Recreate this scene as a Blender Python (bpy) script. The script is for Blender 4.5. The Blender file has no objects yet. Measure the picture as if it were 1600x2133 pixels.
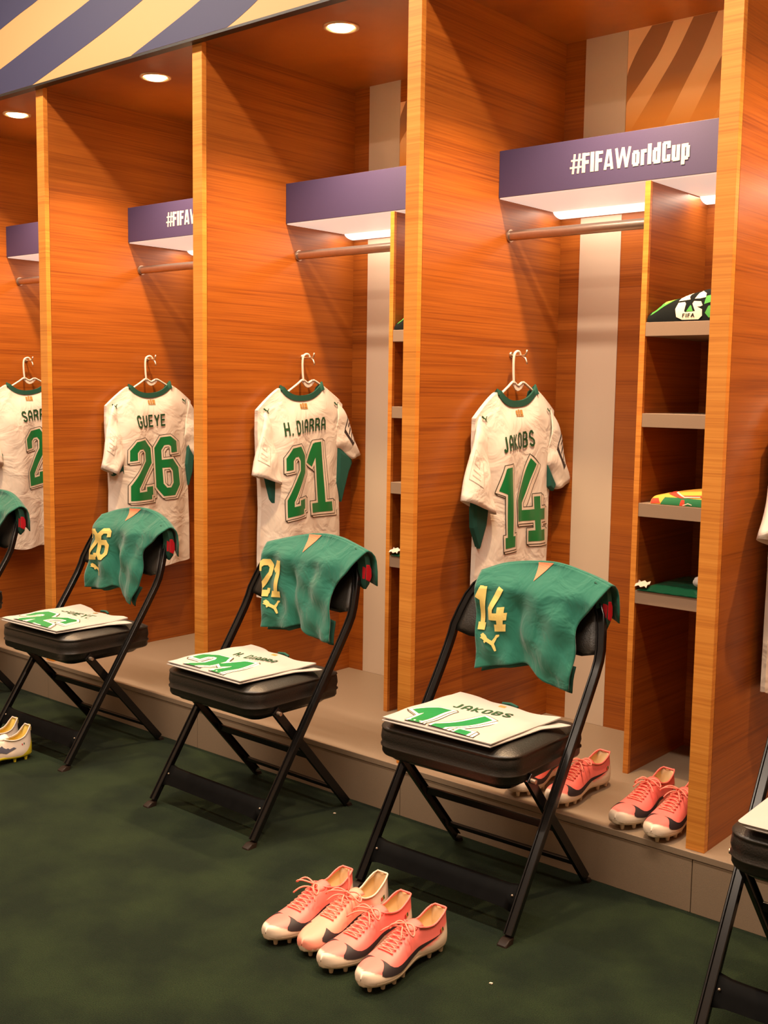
import bpy, bmesh, math, random
from mathutils import Vector, Matrix
random.seed(4)
sc = bpy.context.scene
C = sc.collection
# ---------------------------------------------------------------- camera
def V(*a): return Vector(a)
cam_r, cam_u, cam_f = V(.76101699, .64857092, .01445351), V(-.08193118, .07398705, .99388792), V(-.64353743, .75754978, -.10944358)
cam = bpy.data.objects.new('camera', bpy.data.cameras.new('camera'))
C.objects.link(cam)
M = Matrix((cam_r, cam_u, -cam_f)).transposed().to_4x4()
M.translation = V(1.2227, -2.6966, 1.3665)
cam.matrix_world = M
cam.data.sensor_fit = 'HORIZONTAL'
cam.data.sensor_width = 36
cam.data.lens = 2321.34 / 1600 * 36
cam.data.clip_start = .05
sc.camera = cam
# ---------------------------------------------------------------- light and exposure
sc.view_settings.view_transform = 'Standard'
sc.view_settings.look = 'None'
sc.view_settings.gamma = 1
sc.view_settings.exposure = 0.0
w = bpy.data.worlds.new('world'); sc.world = w; w.use_nodes = True
w.node_tree.nodes['Background'].inputs[0].default_value = (1, .75, .5, 1)
w.node_tree.nodes['Background'].inputs[1].default_value = .1
ROOM_COL = (1, .80, .62)
ROOM_W = 87
DOWN_COL = (1, .66, .36)
DOWN_W = 150
LED_COL = (1, .78, .60)
LED_W = 3.5
def area(name, loc, sx, sy, power, col, parent=None, rot=(0, 0, 0)):
    l = bpy.data.lights.new(name, 'AREA'); l.shape = 'RECTANGLE'; l.size = sx; l.size_y = sy
    l.energy = power; l.color = col
    o = bpy.data.objects.new(name, l); C.objects.link(o); o.location = loc; o.rotation_euler = rot
    if parent: o.parent = parent
    return o

# ---------------------------------------------------------------- materials
def newmat(name):
    m = bpy.data.materials.new(name); m.use_nodes = True
    nt = m.node_tree; return m, nt, nt.nodes['Principled BSDF']
def pbr(name, col, rough=.6, metal=0, spec=.5, bump=0, bscale=300, coat=0, vary=0, vscale=8, sheen=0, wr=0, emit=None, estr=0):
    m, nt, b = newmat(name)
    b.inputs['Base Color'].default_value = (*col, 1)
    b.inputs['Roughness'].default_value = rough
    b.inputs['Metallic'].default_value = metal
    b.inputs['Specular IOR Level'].default_value = spec
    b.inputs['Coat Weight'].default_value = coat
    b.inputs['Sheen Weight'].default_value = sheen
    if emit:
        b.inputs['Emission Color'].default_value = (*emit, 1); b.inputs['Emission Strength'].default_value = estr
    tc = nt.nodes.new('ShaderNodeTexCoord')
    if vary:
        n = nt.nodes.new('ShaderNodeTexNoise'); n.inputs['Scale'].default_value = vscale; n.inputs['Detail'].default_value = 4
        nt.links.new(tc.outputs['Object'], n.inputs['Vector'])
        mx = nt.nodes.new('ShaderNodeMix'); mx.data_type = 'RGBA'
        mx.inputs[6].default_value = (*[c * (1 - vary) for c in col], 1); mx.inputs[7].default_value = (*[min(1, c * (1 + vary)) for c in col], 1)
        nt.links.new(n.outputs['Fac'], mx.inputs[0]); nt.links.new(mx.outputs[2], b.inputs['Base Color'])
    if bump:
        n2 = nt.nodes.new('ShaderNodeTexNoise'); n2.inputs['Scale'].default_value = bscale; n2.inputs['Detail'].default_value = 3
        nt.links.new(tc.outputs['Object'], n2.inputs['Vector'])
        bp = nt.nodes.new('ShaderNodeBump'); bp.inputs['Strength'].default_value = bump; bp.inputs['Distance'].default_value = .002
        nt.links.new(n2.outputs['Fac'], bp.inputs['Height']); nt.links.new(bp.outputs['Normal'], b.inputs['Normal'])
        if wr:
            n3 = nt.nodes.new('ShaderNodeTexNoise'); n3.inputs['Scale'].default_value = 9; n3.inputs['Detail'].default_value = 3; n3.inputs['Distortion'].default_value = 1.2
            nt.links.new(tc.outputs['Object'], n3.inputs['Vector'])
            b3 = nt.nodes.new('ShaderNodeBump'); b3.inputs['Strength'].default_value = wr; b3.inputs['Distance'].default_value = .03
            nt.links.new(n3.outputs['Fac'], b3.inputs['Height']); nt.links.new(b3.outputs['Normal'], bp.inputs['Normal'])
    return m
def wood(name, dark, mid, light, rough=.38, along='Y'):
    m, nt, b = newmat(name)
    tc = nt.nodes.new('ShaderNodeTexCoord')
    oi = nt.nodes.new('ShaderNodeObjectInfo'); rv = nt.nodes.new('ShaderNodeMath'); rv.operation = 'MULTIPLY'; rv.inputs[1].default_value = 7
    nt.links.new(oi.outputs['Random'], rv.inputs[0])
    av = nt.nodes.new('ShaderNodeVectorMath'); av.operation = 'ADD'
    nt.links.new(tc.outputs['Object'], av.inputs[0]); nt.links.new(rv.outputs[0], av.inputs[1])
    def streak(sc3, scale, det):
        mp = nt.nodes.new('ShaderNodeMapping'); mp.inputs['Scale'].default_value = sc3
        nt.links.new(av.outputs[0], mp.inputs['Vector'])
        n = nt.nodes.new('ShaderNodeTexNoise'); n.inputs['Scale'].default_value = scale; n.inputs['Detail'].default_value = det
        n.inputs['Roughness'].default_value = .6
        nt.links.new(mp.outputs['Vector'], n.inputs['Vector']); return n
    a = streak((1.2, 1.2, 120), 1.6, 4)
    c = streak((.8, .8, 22), 1.0, 2)
    ad = nt.nodes.new('ShaderNodeMath'); ad.operation = 'MULTIPLY_ADD'; ad.inputs[1].default_value = .38
    nt.links.new(c.outputs['Fac'], ad.inputs[0])
    s = nt.nodes.new('ShaderNodeMath'); s.operation = 'MULTIPLY'; s.inputs[1].default_value = .62
    nt.links.new(a.outputs['Fac'], s.inputs[0]); nt.links.new(s.outputs[0], ad.inputs[2])
    r = nt.nodes.new('ShaderNodeValToRGB')
    e = r.color_ramp.elements
    e[0].position = .37; e[0].color = (*dark, 1); e[1].position = .64; e[1].color = (*light, 1)
    k = e.new(.49); k.color = (*mid, 1)
    nt.links.new(ad.outputs[0], r.inputs[0]); nt.links.new(r.outputs[0], b.inputs['Base Color'])
    b.inputs['Roughness'].default_value = rough
    b.inputs['Specular IOR Level'].default_value = .45
    bp = nt.nodes.new('ShaderNodeBump'); bp.inputs['Strength'].default_value = .12; bp.inputs['Distance'].default_value = .001
    nt.links.new(a.outputs['Fac'], bp.inputs['Height']); nt.links.new(bp.outputs['Normal'], b.inputs['Normal'])
    return m
WOOD = wood('teak_veneer', (.22, .053, .007), (.32, .086, .0095), (.40, .116, .014))
EDGE = wood('teak_edging_lit', (.52, .170, .022), (.64, .235, .032), (.72, .29, .048), .45)  # stronger room light on the front faces is put into this lighter teak
GREY = pbr('grey_laminate', (.27, .195, .13), .5, bump=.15, bscale=500, vary=.12, vscale=400)
GREYSH = pbr('grey_shelf', (.30, .21, .14), .5, vary=.1, vscale=400)
STRIP = pbr('pale_laminate', (.62, .50, .38), .45, vary=.05, vscale=3)
NAVY = pbr('navy_vinyl', (.040, .028, .085), .55, vary=.1, vscale=300)
CREAM = pbr('cream_print', (.50, .285, .12), .6)
NAVY2 = pbr('navy_banner', (.030, .032, .085), .6)
BLACKT = pbr('black_trim', (.01, .01, .01), .4)
WHITEP = pbr('white_panel', (.8, .76, .7), .5)
GLOW = pbr('lit_diffuser', (.8, .75, .7), .5, emit=(1, .78, .64), estr=.62)
LEDM = pbr('led_strip', (.9, .9, .9), .4, emit=(1, .88, .76), estr=1.5)
BULB = pbr('bulb_glass', (.9, .9, .9), .3, emit=(1, .72, .38), estr=14)
LETTER = pbr('sign_lettering', (.58, .47, .41), .5)
STEEL = pbr('brushed_steel', (.52, .42, .34), .34, metal=.85, vary=.1, vscale=60)
RINGM = pbr('light_ring', (.85, .65, .4), .3, metal=.6)
CHROME = pbr('peg_metal', (.75, .62, .45), .3, metal=.9)
LEATHER = pbr('black_vinyl_leather', (.012, .010, .008), .40, bump=.35, bscale=260, spec=.6)
PIPING = pbr('vinyl_piping', (.03, .025, .02), .35)
PAINT = pbr('black_enamel', (.005, .0045, .0045), .24, spec=.4)
BRACEM = pbr('brace_enamel', (.003, .003, .003), .6, spec=.05, vary=.5, vscale=40)
GLIDE = pbr('brown_foot_cap', (.02, .012, .008), .5, spec=.2)
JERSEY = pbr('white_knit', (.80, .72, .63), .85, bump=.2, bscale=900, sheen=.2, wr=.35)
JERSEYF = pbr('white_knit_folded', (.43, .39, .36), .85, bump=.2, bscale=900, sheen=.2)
GREEN = pbr('green_print', (.005, .21, .055), .35)
DKGREEN = pbr('dark_green_print', (.01, .07, .022), .5)
COLLAR = pbr('teal_rib', (.008, .085, .055), .8, bump=.3, bscale=700)
SIDE = pbr('teal_side_mesh', (.008, .10, .075), .8, bump=.3, bscale=700)
OUTL = pbr('dark_outline_print', (.06, .05, .03), .6)
WHITEPR = pbr('white_print', (.84, .74, .62), .7)
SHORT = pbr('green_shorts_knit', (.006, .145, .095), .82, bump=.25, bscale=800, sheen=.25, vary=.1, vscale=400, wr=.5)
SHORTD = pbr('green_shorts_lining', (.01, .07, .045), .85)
YELLOWP = pbr('pale_yellow_print', (.88, .66, .20), .6)
ORANGEP = pbr('orange_patch', (.85, .25, .12), .7)
REDP = pbr('red_patch', (.55, .004, .015), .7)
PLASTIC = pbr('white_plastic', (.82, .72, .62), .35)
GOLD = pbr('gold_print', (.45, .24, .06), .5)
BADGE = pbr('dark_badge', (.03, .02, .02), .5)
LACE = pbr('pink_lace', (.93, .30, .22), .7)
LACED = pbr('white_lace', (.8, .7, .55), .7)
SWOOSH = pbr('dark_swoosh_print', (.022, .014, .016), .6)
SOLE = pbr('cream_sole', (.70, .56, .40), .4)
SOLEY = pbr('yellow_sole', (.75, .62, .03), .4)
INSOLE = pbr('cream_lining', (.75, .55, .30), .8)
YLINE = pbr('yellow_lining', (.85, .65, .15), .8)
def shoe_mat(name, top, low, rough=.45):
    m, nt, b = newmat(name)
    a = nt.nodes.new('ShaderNodeAttribute'); a.attribute_name = 'dye'
    mx = nt.nodes.new('ShaderNodeMix'); mx.data_type = 'RGBA'
    mx.inputs[6].default_value = (*top, 1); mx.inputs[7].default_value = (*low, 1)
    nt.links.new(a.outputs['Fac'], mx.inputs[0]); nt.links.new(mx.outputs[2], b.inputs['Base Color'])
    b.inputs['Roughness'].default_value = rough
    return m
PINK = shoe_mat('pink_knit', (.95, .20, .17), (.84, .68, .52))
PINKB = shoe_mat('pink_ribbed_knit', (.95, .34, .24), (.84, .70, .55))
WHITEB = shoe_mat('white_boot_skin', (.80, .68, .58), (.80, .68, .58))
# carpet
def carpet():
    m, nt, b = newmat('green_carpet')
    tc = nt.nodes.new('ShaderNodeTexCoord')
    def nz(s, d=3):
        n = nt.nodes.new('ShaderNodeTexNoise'); n.inputs['Scale'].default_value = s; n.inputs['Detail'].default_value = d
        nt.links.new(tc.outputs['Object'], n.inputs['Vector']); return n
    a, f = nz(5, 3), nz(420, 2)
    r = nt.nodes.new('ShaderNodeValToRGB'); e = r.color_ramp.elements
    e[0].position = .38; e[0].color = (.0055, .0135, .0045, 1); e[1].position = .66; e[1].color = (.0145, .0275, .0085, 1)
    nt.links.new(a.outputs['Fac'], r.inputs[0])
    mx = nt.nodes.new('ShaderNodeMix'); mx.data_type = 'RGBA'; mx.blend_type = 'MULTIPLY'; mx.inputs[0].default_value = 1
    r2 = nt.nodes.new('ShaderNodeValToRGB'); r2.color_ramp.elements[0].color = (.45, .45, .45, 1); r2.color_ramp.elements[1].color = (1.5, 1.5, 1.5, 1)
    r2.color_ramp.elements[0].position = .3; r2.color_ramp.elements[1].position = .7
    nt.links.new(f.outputs['Fac'], r2.inputs[0])
    nt.links.new(r.outputs[0], mx.inputs[6]); nt.links.new(r2.outputs[0], mx.inputs[7]); nt.links.new(mx.outputs[2], b.inputs['Base Color'])
    b.inputs['Roughness'].default_value = .95; b.inputs['Specular IOR Level'].default_value = .1
    b.inputs['Sheen Weight'].default_value = .03; b.inputs['Sheen Roughness'].default_value = .6
    bp = nt.nodes.new('ShaderNodeBump'); bp.inputs['Strength'].default_value = .9; bp.inputs['Distance'].default_value = .006
    nt.links.new(f.outputs['Fac'], bp.inputs['Height']); nt.links.new(bp.outputs['Normal'], b.inputs['Normal'])
    return m
CARPET = carpet()
def gradmat(name, z0, z1, c0, c1):
    m, nt, b = newmat(name)
    tc = nt.nodes.new('ShaderNodeTexCoord'); sp = nt.nodes.new('ShaderNodeSeparateXYZ'); mr = nt.nodes.new('ShaderNodeMapRange')
    nt.links.new(tc.outputs['Object'], sp.inputs[0]); nt.links.new(sp.outputs['Z'], mr.inputs[0])
    mr.inputs[1].default_value = z0; mr.inputs[2].default_value = z1
    mx = nt.nodes.new('ShaderNodeMix'); mx.data_type = 'RGBA'; mx.inputs[6].default_value = (*c0, 1); mx.inputs[7].default_value = (*c1, 1)
    nt.links.new(mr.outputs[0], mx.inputs[0]); nt.links.new(mx.outputs[2], b.inputs['Base Color']); b.inputs['Roughness'].default_value = .6
    return m
ARTB = gradmat('poster_ground_print', 2.25 - .1657, 2.45 - .1657, (.80, .33, .04), (.95, .62, .33))
ARTS = gradmat('poster_stripe_print', 2.28 - .1657, 2.42 - .1657, (.78, .31, .04), (.34, .155, .065))

# ---------------------------------------------------------------- mesh helpers
class MB:
    def __init__(s): s.v = []; s.f = []; s.m = []
    def add(s, vs, fs, mi=0):
        o = len(s.v); s.v += [tuple(p) for p in vs]
        for f in fs: s.f.append(tuple(i + o for i in f)); s.m.append(mi)
    def box(s, x0, x1, y0, y1, z0, z1, mi=0):
        s.add([(x, y, z) for x in (x0, x1) for y in (y0, y1) for z in (z0, z1)],
              [(0, 1, 3, 2), (4, 6, 7, 5), (0, 4, 5, 1), (2, 3, 7, 6), (0, 2, 6, 4), (1, 5, 7, 3)], mi)
    def loft(s, rings, closed=True, caps=True, mi=0):
        n = len(rings[0]); vs = [p for r in rings for p in r]; fs = []
        for i in range(len(rings) - 1):
            for j in range(n if closed else n - 1):
                k = (j + 1) % n
                fs.append((i * n + j, i * n + k, (i + 1) * n + k, (i + 1) * n + j))
        if caps and closed:
            fs.append(tuple(range(n))[::-1]); fs.append(tuple((len(rings) - 1) * n + j for j in range(n)))
        s.add(vs, fs, mi)
    def sweep(s, path, prof, up=(0, 0, 1), closed=False, mi=0):
        """prof: list of (a,b); a along side axis, b along normal."""
        P = [Vector(p) for p in path]; n = len(P); rings = []; up = Vector(up)
        for i in range(n):
            if closed: t = P[(i + 1) % n] - P[i - 1]
            else: t = P[min(i + 1, n - 1)] - P[max(i - 1, 0)]
            t.normalize(); side = t.cross(up)
            if side.length < 1e-4: side = t.cross(V(0, 1, 0))
            side.normalize(); nn = side.cross(t)
            k = 1.0
            if 0 < i < n - 1:
                c = (P[i] - P[i - 1]).normalized().dot(t); k = 1 / max(c, .6)
            rings.append([P[i] + side * a + nn * b * k for a, b in prof])
        if closed: rings.append(rings[0])
        s.loft(rings, True, not closed, mi)
    def tube(s, path, r, n=8, mi=0, closed=False, up=(0, 0, 1)):
        s.sweep(path, [(r * math.cos(2 * math.pi * k / n), r * math.sin(2 * math.pi * k / n)) for k in range(n)], up, closed, mi)
    def cyl(s, p0, p1, r0, r1=None, n=16, mi=0):
        p0, p1 = Vector(p0), Vector(p1); r1 = r0 if r1 is None else r1
        t = (p1 - p0).normalized(); a = t.orthogonal().normalized(); b = t.cross(a)
        R = lambda p, r: [p + a * r * math.cos(2 * math.pi * k / n) + b * r * math.sin(2 * math.pi * k / n) for k in range(n)]
        s.loft([R(p0, r0), R(p1, r1)], mi=mi)
    def sheet(s, rows, mi=0):
        m_, n = len(rows), len(rows[0]); s.add([p for r in rows for p in r],
              [(i * n + j, i * n + j + 1, (i + 1) * n + j + 1, (i + 1) * n + j) for i in range(m_ - 1) for j in range(n - 1)], mi)
    def build(s, name, mats, parent=None, smooth=False, bevel=0, solid=0, sub=0, attr=None, off=None, fix=True, angle=None):
        if not isinstance(mats, (list, tuple)): mats = [mats]
        me = bpy.data.meshes.new(name)
        vs = s.v if off is None else [(a[0] - off[0], a[1] - off[1], a[2] - off[2]) for a in s.v]
        me.from_pydata(vs, [], s.f)
        for m in mats: me.materials.append(m)
        me.polygons.foreach_set('material_index', s.m)
        me.polygons.foreach_set('use_smooth', [bool(smooth)] * len(s.f))
        if attr is not None:
            at = me.attributes.new('dye', 'FLOAT', 'POINT'); at.data.foreach_set('value', attr)
        if fix:
            b = bmesh.new(); b.from_mesh(me); bmesh.ops.recalc_face_normals(b, faces=b.faces); b.to_mesh(me); b.free()
        me.update()
        if smooth and angle:
            me.set_sharp_from_angle(angle=math.radians(angle))
        o = bpy.data.objects.new(name, me); C.objects.link(o)
        if parent: o.parent = parent
        if solid: md = o.modifiers.new('solid', 'SOLIDIFY'); md.thickness = solid; md.offset = 0
        if bevel:
            md = o.modifiers.new('bevel', 'BEVEL'); md.width = bevel; md.segments = 2; md.limit_method = 'ANGLE'
        if sub: md = o.modifiers.new('sub', 'SUBSURF'); md.levels = sub; md.render_levels = sub
        return o
def empty(name, loc, rz=0):
    o = bpy.data.objects.new(name, None); C.objects.link(o); o.location = loc; o.rotation_euler = (0, 0, rz); o.empty_display_size = .1
    return o
def tag(o, label=None, cat=None, group=None, kind=None):
    if label: o['label'] = label
    if cat: o['category'] = cat
    if group: o['group'] = group
    if kind: o['kind'] = kind
    return o
def smooth01(t): t = max(0, min(1, t)); return t * t * (3 - 2 * t)
def lerp(a, b, t): return a + (b - a) * t
def interp(pts, x):
    if x <= pts[0][0]: return pts[0][1]
    for (a, b), (c, d) in zip(pts, pts[1:]):
        if x <= c: return lerp(b, d, (x - a) / (c - a))
    return pts[-1][1]
def cinterp(pts, x):
    """monotone-ish catmull interpolation of a scalar table"""
    n = len(pts)
    if x <= pts[0][0]: return pts[0][1]
    if x >= pts[-1][0]: return pts[-1][1]
    for i in range(n - 1):
        if x <= pts[i + 1][0]:
            x0, y0 = pts[i]; x1, y1 = pts[i + 1]; h = x1 - x0; t = (x - x0) / h
            m0 = (y1 - pts[i - 1][1]) / (x1 - pts[i - 1][0]) if i > 0 else (y1 - y0) / h
            m1 = (pts[i + 2][1] - y0) / (pts[i + 2][0] - x0) if i < n - 2 else (y1 - y0) / h
            return (2*t**3-3*t*t+1)*y0+(t**3-2*t*t+t)*h*m0+(-2*t**3+3*t*t)*y1+(t**3-t*t)*h*m1
def path_at(pts, t):
    """point at fraction t of a polyline's length, smoothed by catmull-rom"""
    L = [0]
    for a, b in zip(pts, pts[1:]): L.append(L[-1] + math.dist(a, b))
    d = t * L[-1]
    return tuple(cinterp([(L[i], pts[i][k]) for i in range(len(pts))], d) for k in range(len(pts[0])))
# 2D polygons -------------------------------------------------------------
def ribbon(pl, wd, cap=0, closed=False):
    """convex quads covering a thick polyline, mitred"""
    P = [Vector(p) for p in pl]; n = len(P); out = []
    if not closed and cap:
        P[0] = P[0] + (P[0] - P[1]).normalized() * cap; P[-1] = P[-1] + (P[-1] - P[-2]).normalized() * cap
    L, R = [], []
    for i in range(n):
        a = P[i - 1] if (i or closed) else None; b = P[(i + 1) % n] if (i < n - 1 or closed) else None
        d1 = (P[i] - a).normalized() if a is not None else (b - P[i]).normalized()
        d2 = (b - P[i]).normalized() if b is not None else d1
        n1 = V(-d1.y, d1.x); n2 = V(-d2.y, d2.x); m = n1 + n2
        m = m.normalized() if m.length > 1e-5 else n1
        k = wd / 2 / max(m.dot(n1), .45)
        L.append(P[i] + m * k); R.append(P[i] - m * k)
    for i in range(n if closed else n - 1):
        j = (i + 1) % n; out.append([tuple(L[i]), tuple(L[j]), tuple(R[j]), tuple(R[i])])
    return out
def triangulate(poly):
    from mathutils.geometry import tessellate_polygon
    return [[poly[i] for i in t] for t in tessellate_polygon([[V(p[0], p[1], 0) for p in poly]])]
def refine(tris, mx):
    out = []; st = [tuple(map(tuple, t)) for t in tris]
    while st:
        t = st.pop(); e = [math.dist(t[i], t[(i + 1) % 3]) for i in range(3)]; k = e.index(max(e))
        if e[k] <= mx: out.append(t); continue
        a, b, c = t[k], t[(k + 1) % 3], t[(k + 2) % 3]; m = ((a[0] + b[0]) / 2, (a[1] + b[1]) / 2)
        st += [(a, m, c), (m, b, c)]
    return out
def clip(poly, f):
    out = []
    for i in range(len(poly)):
        a, b = poly[i], poly[(i + 1) % len(poly)]; fa, fb = f(a), f(b)
        if fa >= 0: out.append(a)
        if (fa >= 0) != (fb >= 0):
            t = fa / (fa - fb); out.append((lerp(a[0], b[0], t), lerp(a[1], b[1], t)))
    return out
def quad_map(q):
    """unit square -> quad given as TL TR BR BL"""
    tl, tr, br, bl = q
    def f(p):
        u, v = p; return tuple(lerp(lerp(bl[k], br[k], u), lerp(tl[k], tr[k], u), v) for k in (0, 1))
    return f
def stamp(mb, polys, surf, fmap=None, mi=0, h=0.0, mx=.02, cl=None):
    """project 2-D polygons on a surface function surf(a, b, height) -> xyz"""
    for i, p in enumerate(polys):
        if fmap: p = [fmap(q) for q in p]
        if cl: p = clip(p, cl)
        if len(p) < 3: continue
        for t in refine(triangulate(p), mx):
            mb.add([surf(a, b, h + i * 2e-5) for a, b in t], [(0, 1, 2)], mi)
# glyphs: unit box, strokes; number glyphs have thick strokes
NUM = {'1': [[(.10, .70), (.40, .915), (.50, .915)], [(.52, .99), (.52, .08)], [(.12, .08), (.92, .08)]],
       '2': [[(.13, .68), (.13, .83), (.34, .915), (.66, .915), (.86, .81), (.86, .62), (.16, .24), (.16, .08), (.92, .08)], [(.84, .08), (.84, .22)]],
       '4': [[(.62, .99), (.16, .52), (.16, .34), (.96, .34)], [(.70, .56), (.70, .08)], [(.42, .08), (.96, .08)]],
       '6': [[(.86, .72), (.86, .86), (.68, .92), (.36, .92), (.14, .80), (.14, .20), (.34, .08), (.66, .08), (.86, .20), (.86, .44), (.68, .55), (.20, .55)]]}
LET = {'J': [[(.2, .15), (.35, .0), (.65, .05), (.75, .2), (.75, 1)]], 'A': [[(.1, 0), (.12, .75), (.35, 1), (.65, 1), (.88, .75), (.9, 0)], [(.1, .42), (.9, .42)]],
       'K': [[(.12, 0), (.12, 1)], [(.85, 1), (.2, .5), (.88, 0)]], 'O': [[(.12, .15), (.12, .85), (.35, 1), (.65, 1), (.88, .85), (.88, .15), (.65, 0), (.35, 0), (.12, .15)]],
       'B': [[(.12, 0), (.12, 1), (.65, 1), (.85, .85), (.85, .62), (.65, .52), (.12, .52)], [(.65, .52), (.88, .4), (.88, .12), (.65, 0), (.12, 0)]],
       'S': [[(.86, .84), (.65, 1), (.35, 1), (.12, .85), (.12, .68), (.35, .54), (.65, .46), (.88, .32), (.88, .15), (.65, 0), (.35, 0), (.12, .15)]],
       'G': [[(.86, .82), (.65, 1), (.35, 1), (.12, .85), (.12, .15), (.35, 0), (.65, 0), (.88, .15), (.88, .48), (.55, .48)]],
       'U': [[(.12, 1), (.12, .15), (.35, 0), (.65, 0), (.88, .15), (.88, 1)]], 'E': [[(.88, 1), (.12, 1), (.12, 0), (.88, 0)], [(.12, .52), (.75, .52)]],
       'Y': [[(.08, 1), (.5, .5), (.5, 0)], [(.92, 1), (.5, .5)]], 'H': [[(.12, 0), (.12, 1)], [(.88, 0), (.88, 1)], [(.12, .5), (.88, .5)]],
       'D': [[(.12, 0), (.12, 1), (.6, 1), (.88, .8), (.88, .2), (.6, 0), (.12, 0)]], 'I': [[(.5, 0), (.5, 1)]],
       'R': [[(.12, 0), (.12, 1), (.65, 1), (.88, .85), (.88, .62), (.65, .5), (.12, .5)], [(.55, .5), (.88, .3), (.88, 0)]],
       '.': [[(.35, .03), (.65, .03)]], ' ': []}
WD = {'I': .4, '.': .45, ' ': .35, 'J': .85}
def text_polys(s, wd=.17, asp=.5, gap=.16):
    """stroke text filling the unit box; asp = letter width/height"""
    tot = sum(WD.get(c, 1) for c in s) * asp + gap * asp * 2 * (len(s) - 1); x = 0; out = []
    for c in s:
        w_ = WD.get(c, 1) * asp
        for st in LET[c]:
            pl = [(x + p[0] * w_, wd / 2 + p[1] * (1 - wd)) for p in st]
            out += ribbon(pl, wd, wd * .3 if len(pl) == 2 else wd * .2)
        x += w_ + gap * asp * 2
    return [[(p[0] / tot, p[1]) for p in q] for q in out]
def heavy_text():
    """#FIFAWorldCup in thick condensed strokes. returns polys in unit box"""
    G = {'#': (.62, [[(.18, .0), (.26, 1)], [(.46, .0), (.54, 1)], [(.0, .32), (.66, .32)], [(.06, .68), (.72, .68)]], .12),
         'F': (.42, [[(.10, 0), (.10, 1)], [(.1, .91), (.42, .91)], [(.1, .52), (.38, .52)]], .19),
         'I': (.2, [[(.10, 0), (.10, 1)]], .2), 'A': (.54, [[(.08, 0), (.23, 1)], [(.31, 1), (.46, 0)], [(.14, .22), (.40, .22)], [(.19, .93), (.35, .93)]], .15),
         'W': (.86, [[(.07, 1), (.23, 0)], [(.23, 0), (.43, 1)], [(.43, 1), (.63, 0)], [(.63, 0), (.79, 1)]], .14),
         'o': (.4, [[(.09, .1), (.09, .66)], [(.31, .1), (.31, .66)], [(.06, .08), (.34, .08)], [(.06, .68), (.34, .68)]], .17),
         'r': (.3, [[(.09, 0), (.09, .76)], [(.09, .68), (.3, .68)]], .18), 'l': (.2, [[(.1, 0), (.1, 1)]], .2),
         'd': (.42, [[(.09, .1), (.09, .66)], [(.32, 0), (.32, 1)], [(.06, .08), (.34, .08)], [(.06, .68), (.34, .68)]], .18),
         'C': (.44, [[(.1, .08), (.1, .92)], [(.06, .92), (.42, .92)], [(.06, .08), (.42, .08)], [(.34, .65), (.34, .95)], [(.34, .05), (.34, .35)]], .18),
         'u': (.42, [[(.09, .05), (.09, .76)], [(.32, 0), (.32, .76)], [(.06, .08), (.34, .08)]], .18),
         'p': (.42, [[(.09, -.22), (.09, .76)], [(.32, .1), (.32, .66)], [(.06, .08), (.34, .08)], [(.06, .68), (.34, .68)]], .18)}
    x = 0; out = []
    for c in '#FIFAWorldCup':
        w_, st, t = G[c]
        for pl in st: out += ribbon([(x + a, b) for a, b in pl], t if abs(pl[0][0] - pl[1][0]) < .3 else t * .8)
        x += w_ + .055
    return [[(p[0] / x, p[1]) for p in q] for q in out]
CAT = [(270,690),(295,675),(330,695),(345,715),(385,738),(402,715),(415,690),(440,688),(438,703),(422,715),(412,740),(402,762),(412,790),(420,820),(405,826),(393,800),(383,775),(360,757),(335,745),(322,757),(310,745),(314,735),(285,722),(268,718),(280,706)]
CAT = [((x - 265) / 180, (830 - y) / 158) for x, y in CAT]
def number_stamp(mb, ch, q, surf, mis, sw=.17, cl=None, mx=.02, sh=(.085, -.030)):
    """mis: (white, outline, green) or a single index for a plain print"""
    f = quad_map(q); hgt = abs(q[0][1] - q[3][1]); wid = abs(q[1][0] - q[0][0]); asp = wid / hgt if hgt else .45
    def polys(extra, dx=0, dy=0):
        out = []
        for st in NUM[ch]:
            pl = [((p[0] + dx) * asp, p[1] + dy) for p in st]
            for r in ribbon(pl, sw * .78 + extra, extra / 2 + .0):
                out.append([(a / asp, b) for a, b in r])
        return out
    if isinstance(mis, int): stamp(mb, polys(0), surf, f, mis, .0012, mx, cl); return
    wh, ol, gr = mis
    sx, sy = sh
    for k in (1, .66, .33): stamp(mb, polys(.082, sx * k, sy * k), surf, f, ol, .0004, mx, cl)
    for k in (1, .66, .33): stamp(mb, polys(.062, sx * k, sy * k), surf, f, wh, .0009, mx, cl)
    stamp(mb, polys(.082), surf, f, ol, .0014, mx, cl)
    stamp(mb, polys(.062), surf, f, wh, .0019, mx, cl)
    stamp(mb, polys(0), surf, f, gr, .0025, mx, cl)

# ================================================================ SETTING
H, D, T, HB, OB = 2.5841, .8157, .052, .1657, .014
def struct(name, mb, m): o = mb.build(name, m); o['kind'] = 'structure'; return o
b = MB(); b.box(-4.3, 2.6, -4.4, 1.0, -.05, 0); struct('floor', b, CARPET)
WALLM = pbr('wall_paint', (.55, .42, .30), .8)
b = MB(); b.box(-4.3, 2.6, -4.4, 1.0, 3.4, 3.45); struct('ceiling', b, WALLM)
b = MB(); b.box(-4.3, 2.6, .86, 1.0, 0, 3.4); struct('wall_back', b, WALLM)
b = MB(); b.box(-4.3, 2.6, -4.4, -4.3, 0, 3.4); struct('wall_front', b, WALLM)
b = MB(); b.box(-4.3, -4.2, -4.3, .86, 0, 3.4); struct('wall_left', b, WALLM)
b = MB(); b.box(2.5, 2.6, -4.3, .86, 0, 3.4); struct('wall_right', b, WALLM)
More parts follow.
